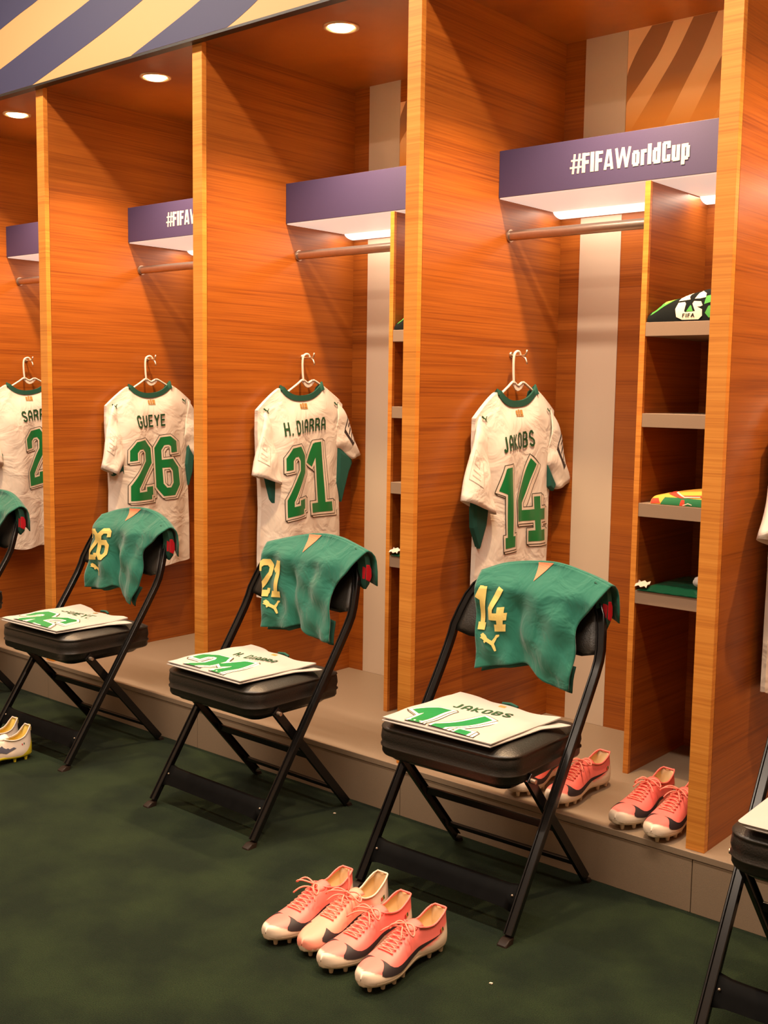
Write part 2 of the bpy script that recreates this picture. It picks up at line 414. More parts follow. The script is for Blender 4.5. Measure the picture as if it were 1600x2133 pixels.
for i, (x, y) in enumerate([(-2.5, -.95), (.3, -.95), (-1.1, -3.0)]):  # last panel is an added fill light, not a known fixture
    r = empty('ceiling_light', (x, y, 3.4)); tag(r, 'long slim unseen ceiling light panel above the changing room carpet', 'ceiling light', 'ceiling light panels over the carpet')
    b = MB(); b.box(-1.15, 1.15, -.10, .10, -.045, 0); b.build('housing', BLACKT, r, bevel=.004)
    b = MB(); b.box(-1.12, 1.12, -.08, .08, -.05, -.046); b.build('diffuser', pbr('room_light_diffuser', (.8, .8, .8), .5, emit=ROOM_COL, estr=6), r)
    area('panel_lamp', (0, 0, -.056), 2.2, .14, ROOM_W * (1 if i < 2 else .8), ROOM_COL, r)

# ================================================================ PLINTH
r = empty('plinth', (-1.6, 0, 0)); tag(r, 'low grey laminate plinth that all the wooden lockers stand on', 'plinth')
def local(r): return tuple(r.location)
b = MB(); b.box(-4.19, 1.1, -OB, .845, HB - .0186, HB); b.build('top_board', GREY, r, off=local(r), bevel=.0015)
for k in range(-4, 1):
    x0 = k + .026 + .001 if k > -4 else -4.19; x1 = k + 1.026 - .001
    b = MB(); b.box(x0, x1, -OB + .003, .0, 0, HB - .0206); b.build('kick_board', GREY, r, off=local(r), bevel=.001)
b = MB(); b.box(-4.19, 1.1, .001, .845, 0, HB - .0190); b.build('carcass', GREY, r, off=local(r))

# ================================================================ BANNER
FY = -.032
r = empty('striped_banner', (-1.6, FY, H)); tag(r, 'wide banner board with curved navy and cream stripes above the lockers', 'banner')
FZ1 = 3.38
b = MB(); b.box(-4.19, 1.1, FY, -.004, H + .004, FZ1)
curves = [[(-3.5,2.79),(-3.228, 2.847), (-3.061, 2.885), (-2.912, 2.915), (-1.9, 3.17), (-1.0, 3.42)],
          [(-4.2, 2.49), (-3.235, 2.687), (-2.872, 2.771), (-2.559, 2.843), (-1.5, 3.12), (-.6, 3.42)],
          [(-3.25, 2.53), (-2.982, 2.588), (-2.708, 2.651), (-2.454, 2.713), (-2.233, 2.776), (-1.3, 3.06), (-.3, 3.42)],
          [(-2.6, 2.51), (-2.317, 2.589), (-2.11, 2.648), (-1.911, 2.71), (-1.2, 2.98), (-.1, 3.45)],
          [(-2.0, 2.51), (-1.786, 2.587), (-1.701, 2.616), (-1.619, 2.651), (-.9, 2.97), (.15, 3.5)],
          [(-1.5, 2.5), (-1.342, 2.588), (-1.1, 2.72), (-.5, 3.05), (.35, 3.55)],
          [(-1.05, 2.5), (-.9, 2.588), (-.3, 2.95), (.55, 3.5)], [(-.6, 2.5), (-.45, 2.588), (.1, 2.95), (.85, 3.5)],
          [(-.15, 2.5), (0, 2.588), (.4, 2.95), (1.1, 3.6)], [(.4, 2.5), (.5, 2.588), (.8, 2.95), (1.4, 3.6)]]
def fx(c, z):
    pts = [(p[1], p[0]) for p in c]
    if z < pts[0][0]: return pts[0][1] - (pts[0][0] - z) * (pts[1][1] - pts[0][1]) / (pts[1][0] - pts[0][0])
    if z > pts[-1][0]: return pts[-1][1]
    return cinterp(pts, z)
zs = [H + .006 + (FZ1 - H - .008) * i / 40 for i in range(41)]
def stripe(ca, cb):
    for z0, z1 in zip(zs, zs[1:]):
        q = [fx(ca, z0) if ca else -4.19, fx(cb, z0), fx(cb, z1), fx(ca, z1) if ca else -4.19]
        q = [max(-4.19, min(1.1, a)) for a in q]
        if abs(q[1] - q[0]) + abs(q[2] - q[3]) < 1e-4: continue
        b.add([(q[0], FY - .0008, z0), (q[1], FY - .0008, z0), (q[2], FY - .0008, z1), (q[3], FY - .0008, z1)], [(0, 1, 2, 3)], 1)
stripe(None, curves[0]); stripe(curves[1], curves[2]); stripe(curves[3], curves[4]); stripe(curves[5], curves[6]); stripe(curves[7], curves[8])
b.build('board', [CREAM, NAVY2], r, off=local(r), fix=False)
b = MB(); b.box(-4.19, 1.1, FY - .003, .0, H - .005, H + .004); b.build('bottom_trim', BLACKT, r, off=local(r))

# ================================================================ LOCKERS
XD, TD, YD = -.4132, .0183, .4191      # divider
YS, Z0, Z1 = .4206, 2.0016, 2.1518     # sign box
SX0, SX1 = -.8665, -.7052              # back strip
SH = [1.5796, 1.3049, 1.0295, .7573]
def make_locker(k, label, words, end=False, art_top=H):
    """k: X of the right-hand neighbour's left face; opening runs k-1+T .. k"""
    X0, X1 = k - 1, k
    r = empty('locker', (X0, 0, HB)); tag(r, label, 'locker', 'wooden lockers along the wall')
    o = local(r)
    def P(name, mb, m, par=None, **kw): return mb.build(name, m, par or r, off=o if (par is None or par == r) else o, **kw)
    for nm, xa in [('side_panel', X0)] + ([('side_panel', X1)] if end else []):
        b = MB(); b.box(xa, xa + T, .0225, D + .03, HB, H + .03); sp = P(nm, b, WOOD, bevel=.0006)
        b = MB(); b.box(xa, xa + T, 0, .0212, HB, H + .0); e = P('front_edging', b, EDGE, sp, bevel=.0008)
    xa = X0 + T
    b = MB(); b.box(xa, X1, D, D + .02, HB, H); P('back_panel', b, WOOD)
    b = MB(); b.box(xa, X1, .0, D, H, H + .03); P('top_panel', b, WOOD)
    b = MB(); b.box(X1 + SX0, X1 + SX1, D - .003, D, HB, Z0 - .025); P('back_strip', b, STRIP, bevel=.001)
    b = MB(); b.box(X1 + SX0, X1 + SX1, D - .003, D, Z1 + .002, H); P('back_strip', b, STRIP)
    # poster on the back above the sign
    b = MB(); ax0, ax1 = X1 + SX1 + .001, X1 - .0; yy = D - .0025
    b.box(ax0, ax1, yy, D, Z1 + .002, art_top)
    bs = [[(-.705, 2.44), (-.667, 2.513), (-.617, 2.584)], [(-.75, 2.265), (-.701, 2.346), (-.645, 2.415), (-.587, 2.491), (-.54, 2.584)],
          [(-.70, 2.23), (-.64, 2.313), (-.591, 2.384), (-.526, 2.48), (-.470, 2.584)], [(-.575, 2.23), (-.535, 2.298), (-.488, 2.382), (-.434, 2.479), (-.387, 2.584)],
          [(-.485, 2.23), (-.45, 2.293), (-.405, 2.377), (-.355, 2.47), (-.30, 2.584)], [(-.40, 2.23), (-.36, 2.3), (-.31, 2.39), (-.26, 2.48), (-.21, 2.584)],
          [(-.31, 2.23), (-.27, 2.3), (-.22, 2.39), (-.17, 2.48), (-.12, 2.584)], [(-.2, 2.23), (-.16, 2.3), (-.11, 2.39), (-.06, 2.48), (-.01, 2.584)]]
    zz = [2.24 + (art_top - 2.241) * i / 16 for i in range(17)]
    for ca, cb in ((0, 1), (2, 3), (4, 5), (6, 7)):
        for z0, z1 in zip(zz, zz[1:]):
            q = [(fx(bs[ca], z0), z0), (fx(bs[cb], z0), z0), (fx(bs[cb], z1), z1), (fx(bs[ca], z1), z1)]
            q = [(max(ax0, min(ax1, X1 + a)), z) for a, z in q]
            b.add([(a, yy - .0006, z) for a, z in q], [(0, 1, 2, 3)], 1)
    mb_z = o[2]
    po = P('poster', b, [ARTB, ARTS], fix=False)
    for m in (0,): pass
    # sign box
    b = MB(); b.box(xa, X1, YS + .004, D - .004, Z0, Z1 - .004); sg = P('sign_box', b, WHITEP)
    b = MB(); b.box(xa + .001, X1, YS, YS + .004, Z0, Z1); f = P('sign_face', b, NAVY, sg, bevel=.0006)
    if words:
        b = MB(); x0, x1 = X1 - .678, X1 - .271
        for i, p in enumerate(heavy_text()): b.add([(x0 + (x1 - x0) * u, YS - .0008 - i * 2.5e-5, 2.047 + .060 * v) for u, v in p], [tuple(range(len(p)))])
        P('sign_lettering', b, LETTER, sg, fix=False)
    b = MB(); n = 10; rows = []
    for i in range(n + 1):
        a = math.pi / 2 * i / n; rows.append((D - .03 + .026 * math.sin(a), Z0 - .001 - .016 * (1 - math.cos(a)) * 0 - .0))
    b.box(xa + .002, X1 - .002, YS + .006, D - .06, Z0 - .004, Z0 - .0005); P('diffuser', b, GLOW, sg)
    b = MB(); cyp = [(0, 0)] + [(-.05 * math.cos(a), -.022 * math.sin(a)) for a in [math.pi / 2 * i / 8 for i in range(9)]]
    prof = [(D - .006, Z0 - .0005)] + [(D - .006 - .054 * math.sin(math.pi / 2 * i / 8), Z0 - .0225 + .022 * (1 - math.cos(math.pi / 2 * i / 8))) for i in range(9)]
    b.loft([[(x, y, z) for y, z in prof] for x in (xa + .002, X1 - .002)]); P('light_strip', b, LEDM, sg, smooth=True, angle=40)
    # divider, shelves, rod, pegs
    b = MB(); b.box(k + XD, k + XD + TD, YD + .014, D, HB, Z0 - .003); dv = P('divider', b, WOOD)
    b = MB(); b.box(k + XD, k + XD + TD, YD, YD + .0135, HB, Z0 - .003); P('divider_edging', b, EDGE, dv, bevel=.0006)
    for z in SH:
        b = MB(); b.box(k + XD + TD, X1, YD + .001, D, z - .0418, z); P('shelf', b, GREYSH, bevel=.001)
    b = MB(); ry, rz = .4914, 1.886
    rp = [(ry + .015 * math.cos(a), rz + .0168 * math.sin(a)) for a in [2 * math.pi * i / 24 for i in range(24)]]
    b.loft([[(x, y, z) for y, z in rp] for x in (xa + .004, k + XD)]); P('clothes_rod', b, STEEL, smooth=True, angle=40)
    b = MB(); b.cyl((xa, ry, rz), (xa + .006, ry, rz), .021, .021, 24); P('rod_flange', b, STEEL, smooth=True, angle=40)
    b = MB(); b.cyl((xa, .517, 1.49), (xa + .004, .517, 1.49), .010, .010, 16)
    b.tube([(xa, .517, 1.488), (xa + .03, .517, 1.486), (xa + .058, .517, 1.487), (xa + .064, .517, 1.495), (xa + .066, .517, 1.506)], .0035, 8)
    b.tube([(xa + .045, .517, 1.486), (xa + .060, .517, 1.478), (xa + .066, .517, 1.466), (xa + .067, .517, 1.458)], .0035, 8)
    P('coat_peg', b, CHROME, smooth=True)
    # downlight
    lx, ly = k - .4492, .1881
    b = MB(); n = 32
    prof = [(.062, 0), (.062, -.004), (.057, -.007), (.050, -.005), (.047, .0)]
    b.loft([[(lx + rr * math.cos(2 * math.pi * i / n), ly + rr * math.sin(2 * math.pi * i / n), H + z) for i in range(n)] for rr, z in prof], caps=False)
    dl = P('downlight', b, RINGM, smooth=True)
    b = MB(); b.cyl((lx, ly, H - .0005), (lx, ly, H - .010), .046, .034, 28); P('bulb', b, BULB, dl)
    l = bpy.data.lights.new('downlight_lamp', 'SPOT'); l.energy = DOWN_W; l.color = DOWN_COL; l.spot_size = math.radians(118); l.spot_blend = .7; l.shadow_soft_size = .03
    lo = bpy.data.objects.new('downlight_lamp', l); C.objects.link(lo); lo.parent = r; lo.location = (lx - o[0], ly, H - .018 - o[2])
    area('strip_lamp', (xa + (X1 - xa) / 2 - o[0], D - .09, Z0 - .008 - o[2]), .9, .10, LED_W, LED_COL, r)
    return r
make_locker(-3, 'wooden locker cut off by the left edge of the photo', False)
make_locker(-2, 'wooden locker second from left, its hashtag sign half hidden', True)
make_locker(-1, 'middle wooden locker holding the jersey with number 21, blank navy sign', False, art_top=2.4985)
make_locker(0, 'wooden locker with the full hashtag sign and jersey number 14', True)
make_locker(1, 'wooden locker cut off by the right edge of the photo', False, end=True)

# ================================================================ FOLDING CHAIRS
def rrect(x0, x1, y0, y1, r, z, n=6, rb=None):
    rb = r if rb is None else rb; pts = []
    for cx, cy, a0, q in ((x1 - r, y0 + r, -90, r), (x1 - rb, y1 - rb, 0, rb), (x0 + rb, y1 - rb, 90, rb), (x0 + r, y0 + r, 180, r)):
        for i in range(n + 1):
            a = math.radians(a0 + 90 * i / n); pts.append((cx + q * math.cos(a), cy + q * math.sin(a), z))
    return pts
FB = (.4264, .6271); FT = (.4798, .8603)
def frame_path():
    w0, w1 = .2433, .247
    L = [(-w0, 0.012, .018)]
    for t in (.3, .6, .88): L.append((-lerp(w0, .2455, t), FB[0] * t, FB[1] * t))
    L += [(-.2455, FB[0] * .965, FB[1] * .968), (-.2455, FB[0] + .004, FB[1] + .014), (-.244, .441, .670), (-.234, .461, .715), (-.222, .479, .755), (-.204, .492, .785)]
    L += [(-.180, .500, .806), (-.150, .506, .819), (-.11, .510, .828), (-.06, .513, .833), (0, .514, .834)]
    return L + [(-a, y, z) for a, y, z in L[-2::-1]]
def make_chair(loc, rz, label):
    r = empty('folding_chair', loc, rz); tag(r, label, 'chair', 'black folding chairs in front of the lockers')
    # U-shaped front frame with a grooved section
    b = MB(); a_, h_ = .0125, .0085
    prof = [(-a_, -h_), (a_, -h_), (a_, h_ * .8), (a_ - .002, h_), (a_ - .005, h_), (a_ - .0065, h_ - .004), (-a_ + .0065, h_ - .004), (-a_ + .005, h_), (-a_ + .002, h_), (-a_, h_ * .8)]
    pth = frame_path(); rings = []; n = len(pth); Pp = [Vector(p) for p in pth]
    for i in range(n):
        t = (Pp[min(i + 1, n - 1)] - Pp[max(i - 1, 0)]).normalized()
        side = V(1, 0, 0) if abs(t.x) < .5 else None
        # groove faces outward/front: use the direction away from the seat plane
        yaxis = V(0, -1, .25); nn = (yaxis - t * yaxis.dot(t)).normalized(); side = t.cross(nn).normalized()
        rings.append([Pp[i] + side * p + nn * q for p, q in prof])
    b.loft(rings); b.build('front_frame', PAINT, r, smooth=True, angle=35)
    # foot caps
    for s in (-1, 1):
        b = MB(); x = s * .2433
        b.loft([rrect(x - .015, x + .015, -.020, .016, .005, .0, 3), rrect(x - .0145, x + .0145, -.019, .017, .005, .004, 3), rrect(x - .013, x + .013, -.004, .022, .004, .013, 3)])
        b.build('foot_cap', GLIDE, r, smooth=True, angle=40)
    # rear legs (channel section), crossbars
    RY, RTY, RTZ = .4561, .1205, .39
    def rl(f): return (RY + (RTY - RY) * f, RTZ * f)
    for s in (-1, 1):
        b = MB(); x = s * .2284 * .965
        p0, p1 = rl(.03), rl(1.0); t = Vector((0, p1[0] - p0[0], p1[1] - p0[1])).normalized(); nn = V(0, t.z, -t.y)
        rings = []
        for f in (.03, 1.0):
            y, z = rl(f); c = V(x, y, z)
            rings.append([c + V(s * a, 0, 0) + nn * q for a, q in [(-.006, -.014), (.006, -.014), (.006, .014), (-.006, .014), (-.006, .011), (.002, .011), (.002, -.011), (-.006, -.011)]])
        b.loft(rings); lg = b.build('rear_leg', PAINT, r, bevel=.001)
        y, z = rl(0); b = MB(); b.loft([rrect(x - .012, x + .012, y - .014, y + .009, .005, .0, 3), rrect(x - .011, x + .011, y - .018, y + .004, .005, .010, 3)])
        b.build('leg_cap', GLIDE, lg, smooth=True, angle=40)
        b = MB(); y, z = rl(.975); b.cyl((x + s * .004, y, z), (x + s * .020, y, z), .007, .006, 12); b.build('pivot_bolt', STEEL, lg, smooth=True, angle=40)
    for f, hh, tt in ((.5362, .011, .004), (.1848, .0065, .0065)):
        y, z = rl(f); b = MB(); b.box(-.213, .213, y - tt, y + tt, z - hh, z + hh); b.build('crossbar', PAINT, r, bevel=.002)
    # wide front stretcher plate, slightly dished
    b = MB(); n = 14; rows = []
    def pl(x, z, o_): y = FB[0] * z / FB[1]; return (x, y - .004 + o_, z)
    for j, (dz, oo) in enumerate([(.024, .010), (.0225, .0), (0, .0), (-.0225, .0), (-.024, .010)]):
        row = []
        for i in range(n + 1):
            u = -1 + 2 * i / n; e = .006 * smooth01((abs(u) - .82) / .18)
            row.append(pl(u * .238, .092 + dz + (e if dz > 0 else -e), oo))
        rows.append(row)
    b.sheet(rows); b.build('front_stretcher', BRACEM, r, smooth=True, solid=.0016, angle=50)
    for s in (-1, 1): b = MB(); b.cyl(pl(s * .222, .098, -.001), pl(s * .222, .098, -.005), .0035, .003, 10); b.build('rivet', STEEL, r, smooth=True)
    # seat cushion
    X, Y0, Y1 = .221, .034, .412
    b = MB(); lv = [(.376, .012, 0), (.380, .004, 0), (.386, .001, 0), (.400, .001, 0), (.4035, -.0025, 1), (.4065, -.0025, 1), (.410, .001, 0), (.425, -.002, 0), (.445, .0, 0), (.4495, .002, 0), (.452, -.0008, 1), (.4555, .0, 1), (.4585, .005, 0), (.465, .016, 0), (.4705, .036, 0), (.4745, .07, 0), (.4765, .11, 0), (.478, .15, 0)]
    rings = [rrect(-X + i, X - i, Y0 + i, Y1 - i, max(.062 - i * .5, .01), z, 7, max(.03 - i * .3, .008)) for z, i, _ in lv]
    b.loft(rings); n = len(rings[0])
    for fi in range(len(b.f)):
        li = fi // n
        if li < len(lv) - 1 and lv[li][2] and lv[li + 1][2]: b.m[fi] = 1
    b.build('seat', [LEATHER, PIPING], r, smooth=True)
    b = MB(); b.loft([rrect(-.19, .19, .07, .37, .03, .362, 4), rrect(-.205, .205, .05, .395, .04, .378, 4)]); b.build('seat_pan', PAINT, r, smooth=True, angle=40)
    # padded backrest, curved
    def yb(z): return interp([(.60, .418), (.627, .4264), (.670, .441), (.715, .461), (.76, .480), (.795, .493), (.86, .512)], z)
    def hwb(z): return interp([(.627, .236), (.67, .234), (.715, .226), (.76, .213), (.795, .197), (.82, .178), (.86, .13)], z)
    nx, nz = 20, 9; fr, bk = [], []
    for j in range(nz + 1):
        v = j / nz; rf, rb2 = [], []
        for i in range(nx + 1):
            u = -1 + 2 * i / nx
            zlo = .643 + .012 * smooth01((abs(u) - .8) / .2); zhi = .830 - .05 * u * u
            z = lerp(zlo, zhi, v); x = u * hwb(z); y = yb(z) + .024 * (1 - u * u)
            th = .013 * (1 - (2 * v - 1) ** 4) * (1 - abs(u) ** 6) + .002
            rf.append((x, y - th, z)); rb2.append((x, y + th * .7, z))
        fr.append(rf); bk.append(rb2)
    b = MB(); rings = [[fr[j][i] for j in range(nz + 1)] + [bk[j][i] for j in range(nz, -1, -1)] for i in range(nx + 1)]
    b.loft(rings); b.build('backrest', LEATHER, r, smooth=True)
    return r
CH = {'14': (-.4859, -.4873, .0229), '21': (-1.3869, -.5046, -.0179), '26': (-2.3711, -.4979, .017), 'far': (-3.40, -.50, 0), 'near': (.54, -.55, .03)}
for k, lab in (('far', 'black folding chair mostly cut off by the left edge of the photo'), ('26', 'black folding chair holding green shorts with number 26 on its back'),
               ('21', 'black folding chair in the middle, green shorts with number 21 over its back'), ('14', 'black folding chair nearest the pink boots, green shorts with number 14 over its back'),
               ('near', 'black folding chair cut off by the right edge of the photo')):
    x, y, a = CH[k]; make_chair((x, y, 0), a, lab)

# ================================================================ SHORTS
SHP = {'14': dict(top=[(-.169, .838), (-.104, .862), (-.01, .878), (.069, .882), (.164, .864), (.253, .841)], left=[(-.169, .838), (-.165, .754), (-.162, .655), (-.153, .554)], right=[(.253, .841), (.225, .79), (.18, .733), (.183, .654), (.174, .549)],
                  bot=[(-.153, .554), (-.068, .578), (.016, .595), (.037, .589), (.093, .557), (.174, .549)], tri=[(.011, .885), (.069, .888), (.018, .828)],
                  num=[('1', [(-.156, .801), (-.111, .803), (-.122, .673), (-.156, .67)]), ('4', [(-.117, .797), (-.045, .807), (-.048, .68), (-.108, .673)])], cat=[(-.141, .663), (-.067, .674), (-.063, .619), (-.137, .607)]),
       '21': dict(top=[(-.186, .833), (-.103, .856), (-.009, .875), (.092, .88), (.209, .86), (.268, .847)], left=[(-.186, .833), (-.18, .744), (-.171, .654), (-.164, .546)], right=[(.268, .847), (.228, .784), (.178, .723), (.181, .622), (.183, .548)],
                  bot=[(-.164, .546), (-.059, .557), (.016, .577), (.08, .551), (.183, .548)], tri=[(-.009, .881), (.059, .885), (.005, .818)],
                  num=[('2', [(-.19, .779), (-.12, .784), (-.139, .654), (-.185, .651)]), ('1', [(-.113, .783), (-.055, .789), (-.072, .66), (-.132, .654)])], cat=[(-.16, .642), (-.08, .653), (-.076, .602), (-.157, .59)]),
       '26': dict(top=[(-.163, .847), (-.083, .871), (.022, .887), (.111, .885), (.214, .853), (.272, .832)], left=[(-.163, .847), (-.176, .756), (-.193, .657), (-.203, .554)], right=[(.272, .832), (.23, .794), (.168, .733), (.168, .641), (.111, .525)],
                  bot=[(-.203, .554), (-.085, .563), (-.023, .58), (.037, .549), (.111, .525)], tri=[(-.008, .891), (.082, .894), (.007, .835)],
                  num=[('2', [(-.183, .793), (-.11, .799), (-.128, .673), (-.189, .667)]), ('6', [(-.11, .799), (-.037, .806), (-.062, .68), (-.132, .673)])], cat=[(-.175, .655), (-.091, .664), (-.092, .611), (-.171, .602)])}
def make_shorts(key, ch, label, printed=True, dx=0, seed=0):
    S = SHP[key]; cx, cy, ca = CH[ch]
    r = empty('football_shorts', (cx, cy, .55), ca); tag(r, label, 'shorts', 'green shorts draped over the chair backs')
    Lc = lambda pts: list(pts)
    top, lf, rt, bt = Lc(S['top']), Lc(S['left']), Lc(S['right']), Lc(S['bot'])
    rnd = random.Random(seed); ph = [rnd.uniform(0, 6.28) for _ in range(6)]
    def xz(s, t):
        a, c, l, g = path_at(top, s), path_at(bt, s), path_at(lf, t), path_at(rt, t)
        k = lambda i: (1 - t) * a[i] + t * c[i] + (1 - s) * l[i] + s * g[i] - ((1 - s) * (1 - t) * top[0][i] + s * (1 - t) * top[-1][i] + (1 - s) * t * bt[0][i] + s * t * bt[-1][i])
        return k(0), k(1)
    def yy(x, z, s=None):
        base = .432
        top_r = .062 * smooth01((z - .79) / .09)
        d = smooth01((.86 - z) / .12)
        hang = -.012 * smooth01((.78 - z) / .2)
        f = .007 * math.sin(x * 34 + ph[0] + z * 9) + .005 * math.sin(x * 62 + ph[1] - z * 20) + .004 * math.sin(z * 55 + x * 30 + ph[2])
        split = .020 * math.exp(-((x + .0 + (z - .58) * .18) / .022) ** 2) * smooth01((.80 - z) / .1)
        leg = -.014 * smooth01((x - .0) / .05) * smooth01((.82 - z) / .12)
        return base + top_r + hang + d * f + split + leg
    b = MB(); N, Mr = 60, 56; rows = []
    for j in range(Mr + 1):
        row = []
        for i in range(N + 1):
            x, z = xz(i / N, j / Mr); row.append((x, yy(x, z), z))
        rows.append(row)
    b.sheet(rows)
    o = (0, 0, .55)
    b.build('front_panel', [SHORT], r, smooth=True, solid=.004, off=o)
    # inner layer of the leg openings, a little lower and behind
    b = MB(); rows = []
    for j in range(9):
        row = []
        for i in range(41):
            x, z = xz(.01 + .97 * i / 40, .80 + .20 * j / 8); row.append((x + .004, yy(x, z) + .030 - .004 * j / 8, z - .012 * j / 8))
        rows.append(row)
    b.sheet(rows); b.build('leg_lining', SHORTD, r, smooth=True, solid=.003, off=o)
    # rear flap over the chair back
    b = MB(); rows = []
    for t, dy, dz in ((0, 0, 0), (.12, .010, .001), (.25, .022, -.003), (.38, .036, -.016), (.5, .042, -.032), (.7, .045, -.065), (1, .042, -.110)):
        row = []
        for i in range(41):
            s = i / 40; x, z = path_at(top, s); x += .012 * t * (s - .3); y = yy(x, z)
            row.append((x, y + dy + .004 * math.sin(s * 20 + ph[3]) * t, z + dz - .006 * math.sin(s * 9 + ph[4]) * t))
        rows.append(row)
    b.sheet(rows); b.build('rear_flap', SHORT, r, smooth=True, solid=.004, off=o)
    # the folded right end: dark green hem with the red lining showing
    b = MB(); x, z = top[-1]; y = yy(x, z); rings = []
    out = [(0, .0), (.008, .003), (.022, -.002), (.034, -.016), (.043, -.05), (.044, -.085), (.038, -.115), (.020, -.132), (.012, -.11), (.016, -.06), (.008, -.02)]
    rings = [[(x - .05 + k_, y + a * e, z + c * e + d_) for a, c in out] for k_, e, d_ in ((0, .92, .006), (.022, .94, -.002), (.034, .92, -.004), (.038, .82, -.008))]
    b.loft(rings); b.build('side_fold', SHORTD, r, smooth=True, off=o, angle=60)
    b = MB(); q = [(.014, -.044), (.030, -.046), (.0390, -.062), (.0405, -.086), (.032, -.104), (.012, -.094)]
    b.loft([[(x - .03, y + a * 1.0, z + c) for a, c in q], [(x - .0105, y + a, z + c) for a, c in q]]); b.build('red_lining', REDP, r, off=o, bevel=.003)
    # prints
    def surf(a, c, h): return (a, yy(a, c) - .0050 - h, c)
    tr = Lc(S['tri']); ym = top[3][1]
    b = MB()
    tp = lambda u: path_at(top, max(0, min(1, u)))
    def trsurf(a, c, h): return (a, yy(a, c) - .0034 - h, c + .002)
    # rows clipped to the ridge
    cl = lambda p: interp(sorted(top), p[0]) - .001 - p[1]
    stamp(b, [[tr[0], (lerp(tr[0][0], tr[1][0], 1), tr[1][1]), (lerp(tr[1][0], tr[2][0], .35) + .0, lerp(tr[1][1], tr[2][1], .30)), tr[2]]], trsurf, None, 0, 0, .012, cl)
    b.build('orange_patch', ORANGEP, r, off=o, smooth=True, fix=False)
    if printed:
        b = MB(); lim = lambda p: p[0] - (interp([(z_, x_) for x_, z_ in lf[::-1]], p[1]) + .002)
        for ch_, q in S['num']: number_stamp(b, ch_, q, surf, 0, sw=.215, mx=.012, cl=lim)
        b.build('number_print', YELLOWP, r, off=o, smooth=True, fix=False)
        b = MB(); stamp(b, [CAT], surf, quad_map(S['cat']), 0, .0012, .006); b.build('cat_emblem', YELLOWP, r, off=o, smooth=True, fix=False)
    return r
make_shorts('14', '14', 'green football shorts with yellow number 14 over the chair back', seed=1)
make_shorts('21', '21', 'green football shorts with yellow number 21 over the chair back', seed=2)
make_shorts('26', '26', 'green football shorts with yellow number 26 over the chair back', seed=3)
make_shorts('26', 'far', 'green football shorts cut off by the left edge of the photo, no number showing', printed=False, seed=4)

# ================================================================ FOLDED JERSEYS ON THE SEATS
def make_folded(ch, name, num, label, hide=''):
    cx, cy, ca = CH[ch]; zt0 = .478
    r = empty('folded_jersey', (cx, cy, zt0), ca); tag(r, label, 'jersey', 'white jerseys folded flat on the chair seats')
    rnd = random.Random(len(name) + len(num) * 7); p0 = rnd.uniform(0, 6)
    XL, XR, YF, YB = -.184, .166, .030, .376
    def outline(u, v, g=0):
        x = lerp(lerp(XL, XR, u), lerp(XL + .012, XR + .012, u), v); 
        yb = lerp(YB, YB - .055, smooth01(u * 1.1)) - .016 * math.exp(-((u - .42) / .13) ** 2)
        y = lerp(YF, yb, v)
        x += .020 * smooth01((v - .72) / .28) * smooth01((u - .7) / .3) * (1 + g)
        return x, y
    def zz(u, v, th):
        e = min(u, 1 - u, v * .8, (1 - v)); rd = 1 - (1 - min(e / .04, 1)) ** 2
        w_ = .0022 * math.sin(u * 7 + v * 5 + p0) + .0018 * math.sin(v * 13 - u * 6 + p0 * 2)
        return th * (.35 + .65 * rd) + w_ * rd
    def slab(g, zb, th, nm):
        b = MB(); N = 36; top = []; bot = []
        for j in range(N + 1):
            rt, rb = [], []
            for i in range(N + 1):
                u, v = i / N, j / N; x, y = outline(u, v, g)
                if g: x += .012 * v * u; y -= .004
                lift = .010 * smooth01((v - .75) / .25) * smooth01((u - .75) / .25) * (1 - g * .7)
                rt.append((x, y, zb + zz(u, v, th) + lift)); rb.append((x, y, zb + lift * .9))
            top.append(rt); bot.append(rb)
        b.sheet(top); b.sheet([q[::-1] for q in bot])
        n = N + 1; nv = n * n
        edge = [(0, i) for i in range(N)] + [(j, N) for j in range(N)] + [(N, N - i) for i in range(N)] + [(N - j, 0) for j in range(N)]
        pts = [top[j][i] for j, i in edge] ; pb = [bot[j][i] for j, i in edge]
        b.loft([pb, pts], True, False)
        return b
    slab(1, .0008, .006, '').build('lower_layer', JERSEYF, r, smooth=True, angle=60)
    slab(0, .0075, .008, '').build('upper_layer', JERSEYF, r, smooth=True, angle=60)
    def surf(a, c, h):
        v = max(0, min(1, (c - YF) / (YB - .03 - YF))); u = max(0, min(1, (a - XL - .012 * v) / (XR - XL)))
        return (a, c, .0075 + zz(max(.03, min(.97, u)), max(.03, min(.97, v)), .008) + .0006 + h * .5)
    b = MB(); cl = lambda p: p[1] - (YF + .004)
    stamp(b, text_polys(name, .15, .5), surf, quad_map([(-.098, .264), (.088, .264), (.094, .222), (-.096, .226)]), 0, .0008, .02)
    b.build('name_print', DKGREEN, r, fix=False, smooth=True)
    b = MB()
    q1 = [(-.140, .190), (-.035, .192), (-.030, -.10), (-.135, -.10)]; q2 = [(-.030, .190), (.105, .190), (.110, -.10), (-.025, -.10)]
    number_stamp(b, num[0], q1, surf, (0, 1, 2), cl=cl); number_stamp(b, num[1], q2, surf, (0, 1, 2), cl=cl)
    b.build('number_print', [WHITEPR, OUTL, GREEN], r, fix=False, smooth=True)
    b = MB(); stamp(b, [[(.010, .298), (.032, .298), (.032, .312), (.010, .312)]], surf, None, 0, .001); b.build('crest', GOLD, r, fix=False)
    b = MB(); b.tube([(-.01, .352, .012), (.015, .357, .013), (.045, .345, .012)], .0045, 6); b.build('collar', COLLAR, r, smooth=True)
make_folded('14', 'JAKOBS', '14', 'folded white jersey on the chair with the number 14 shorts')
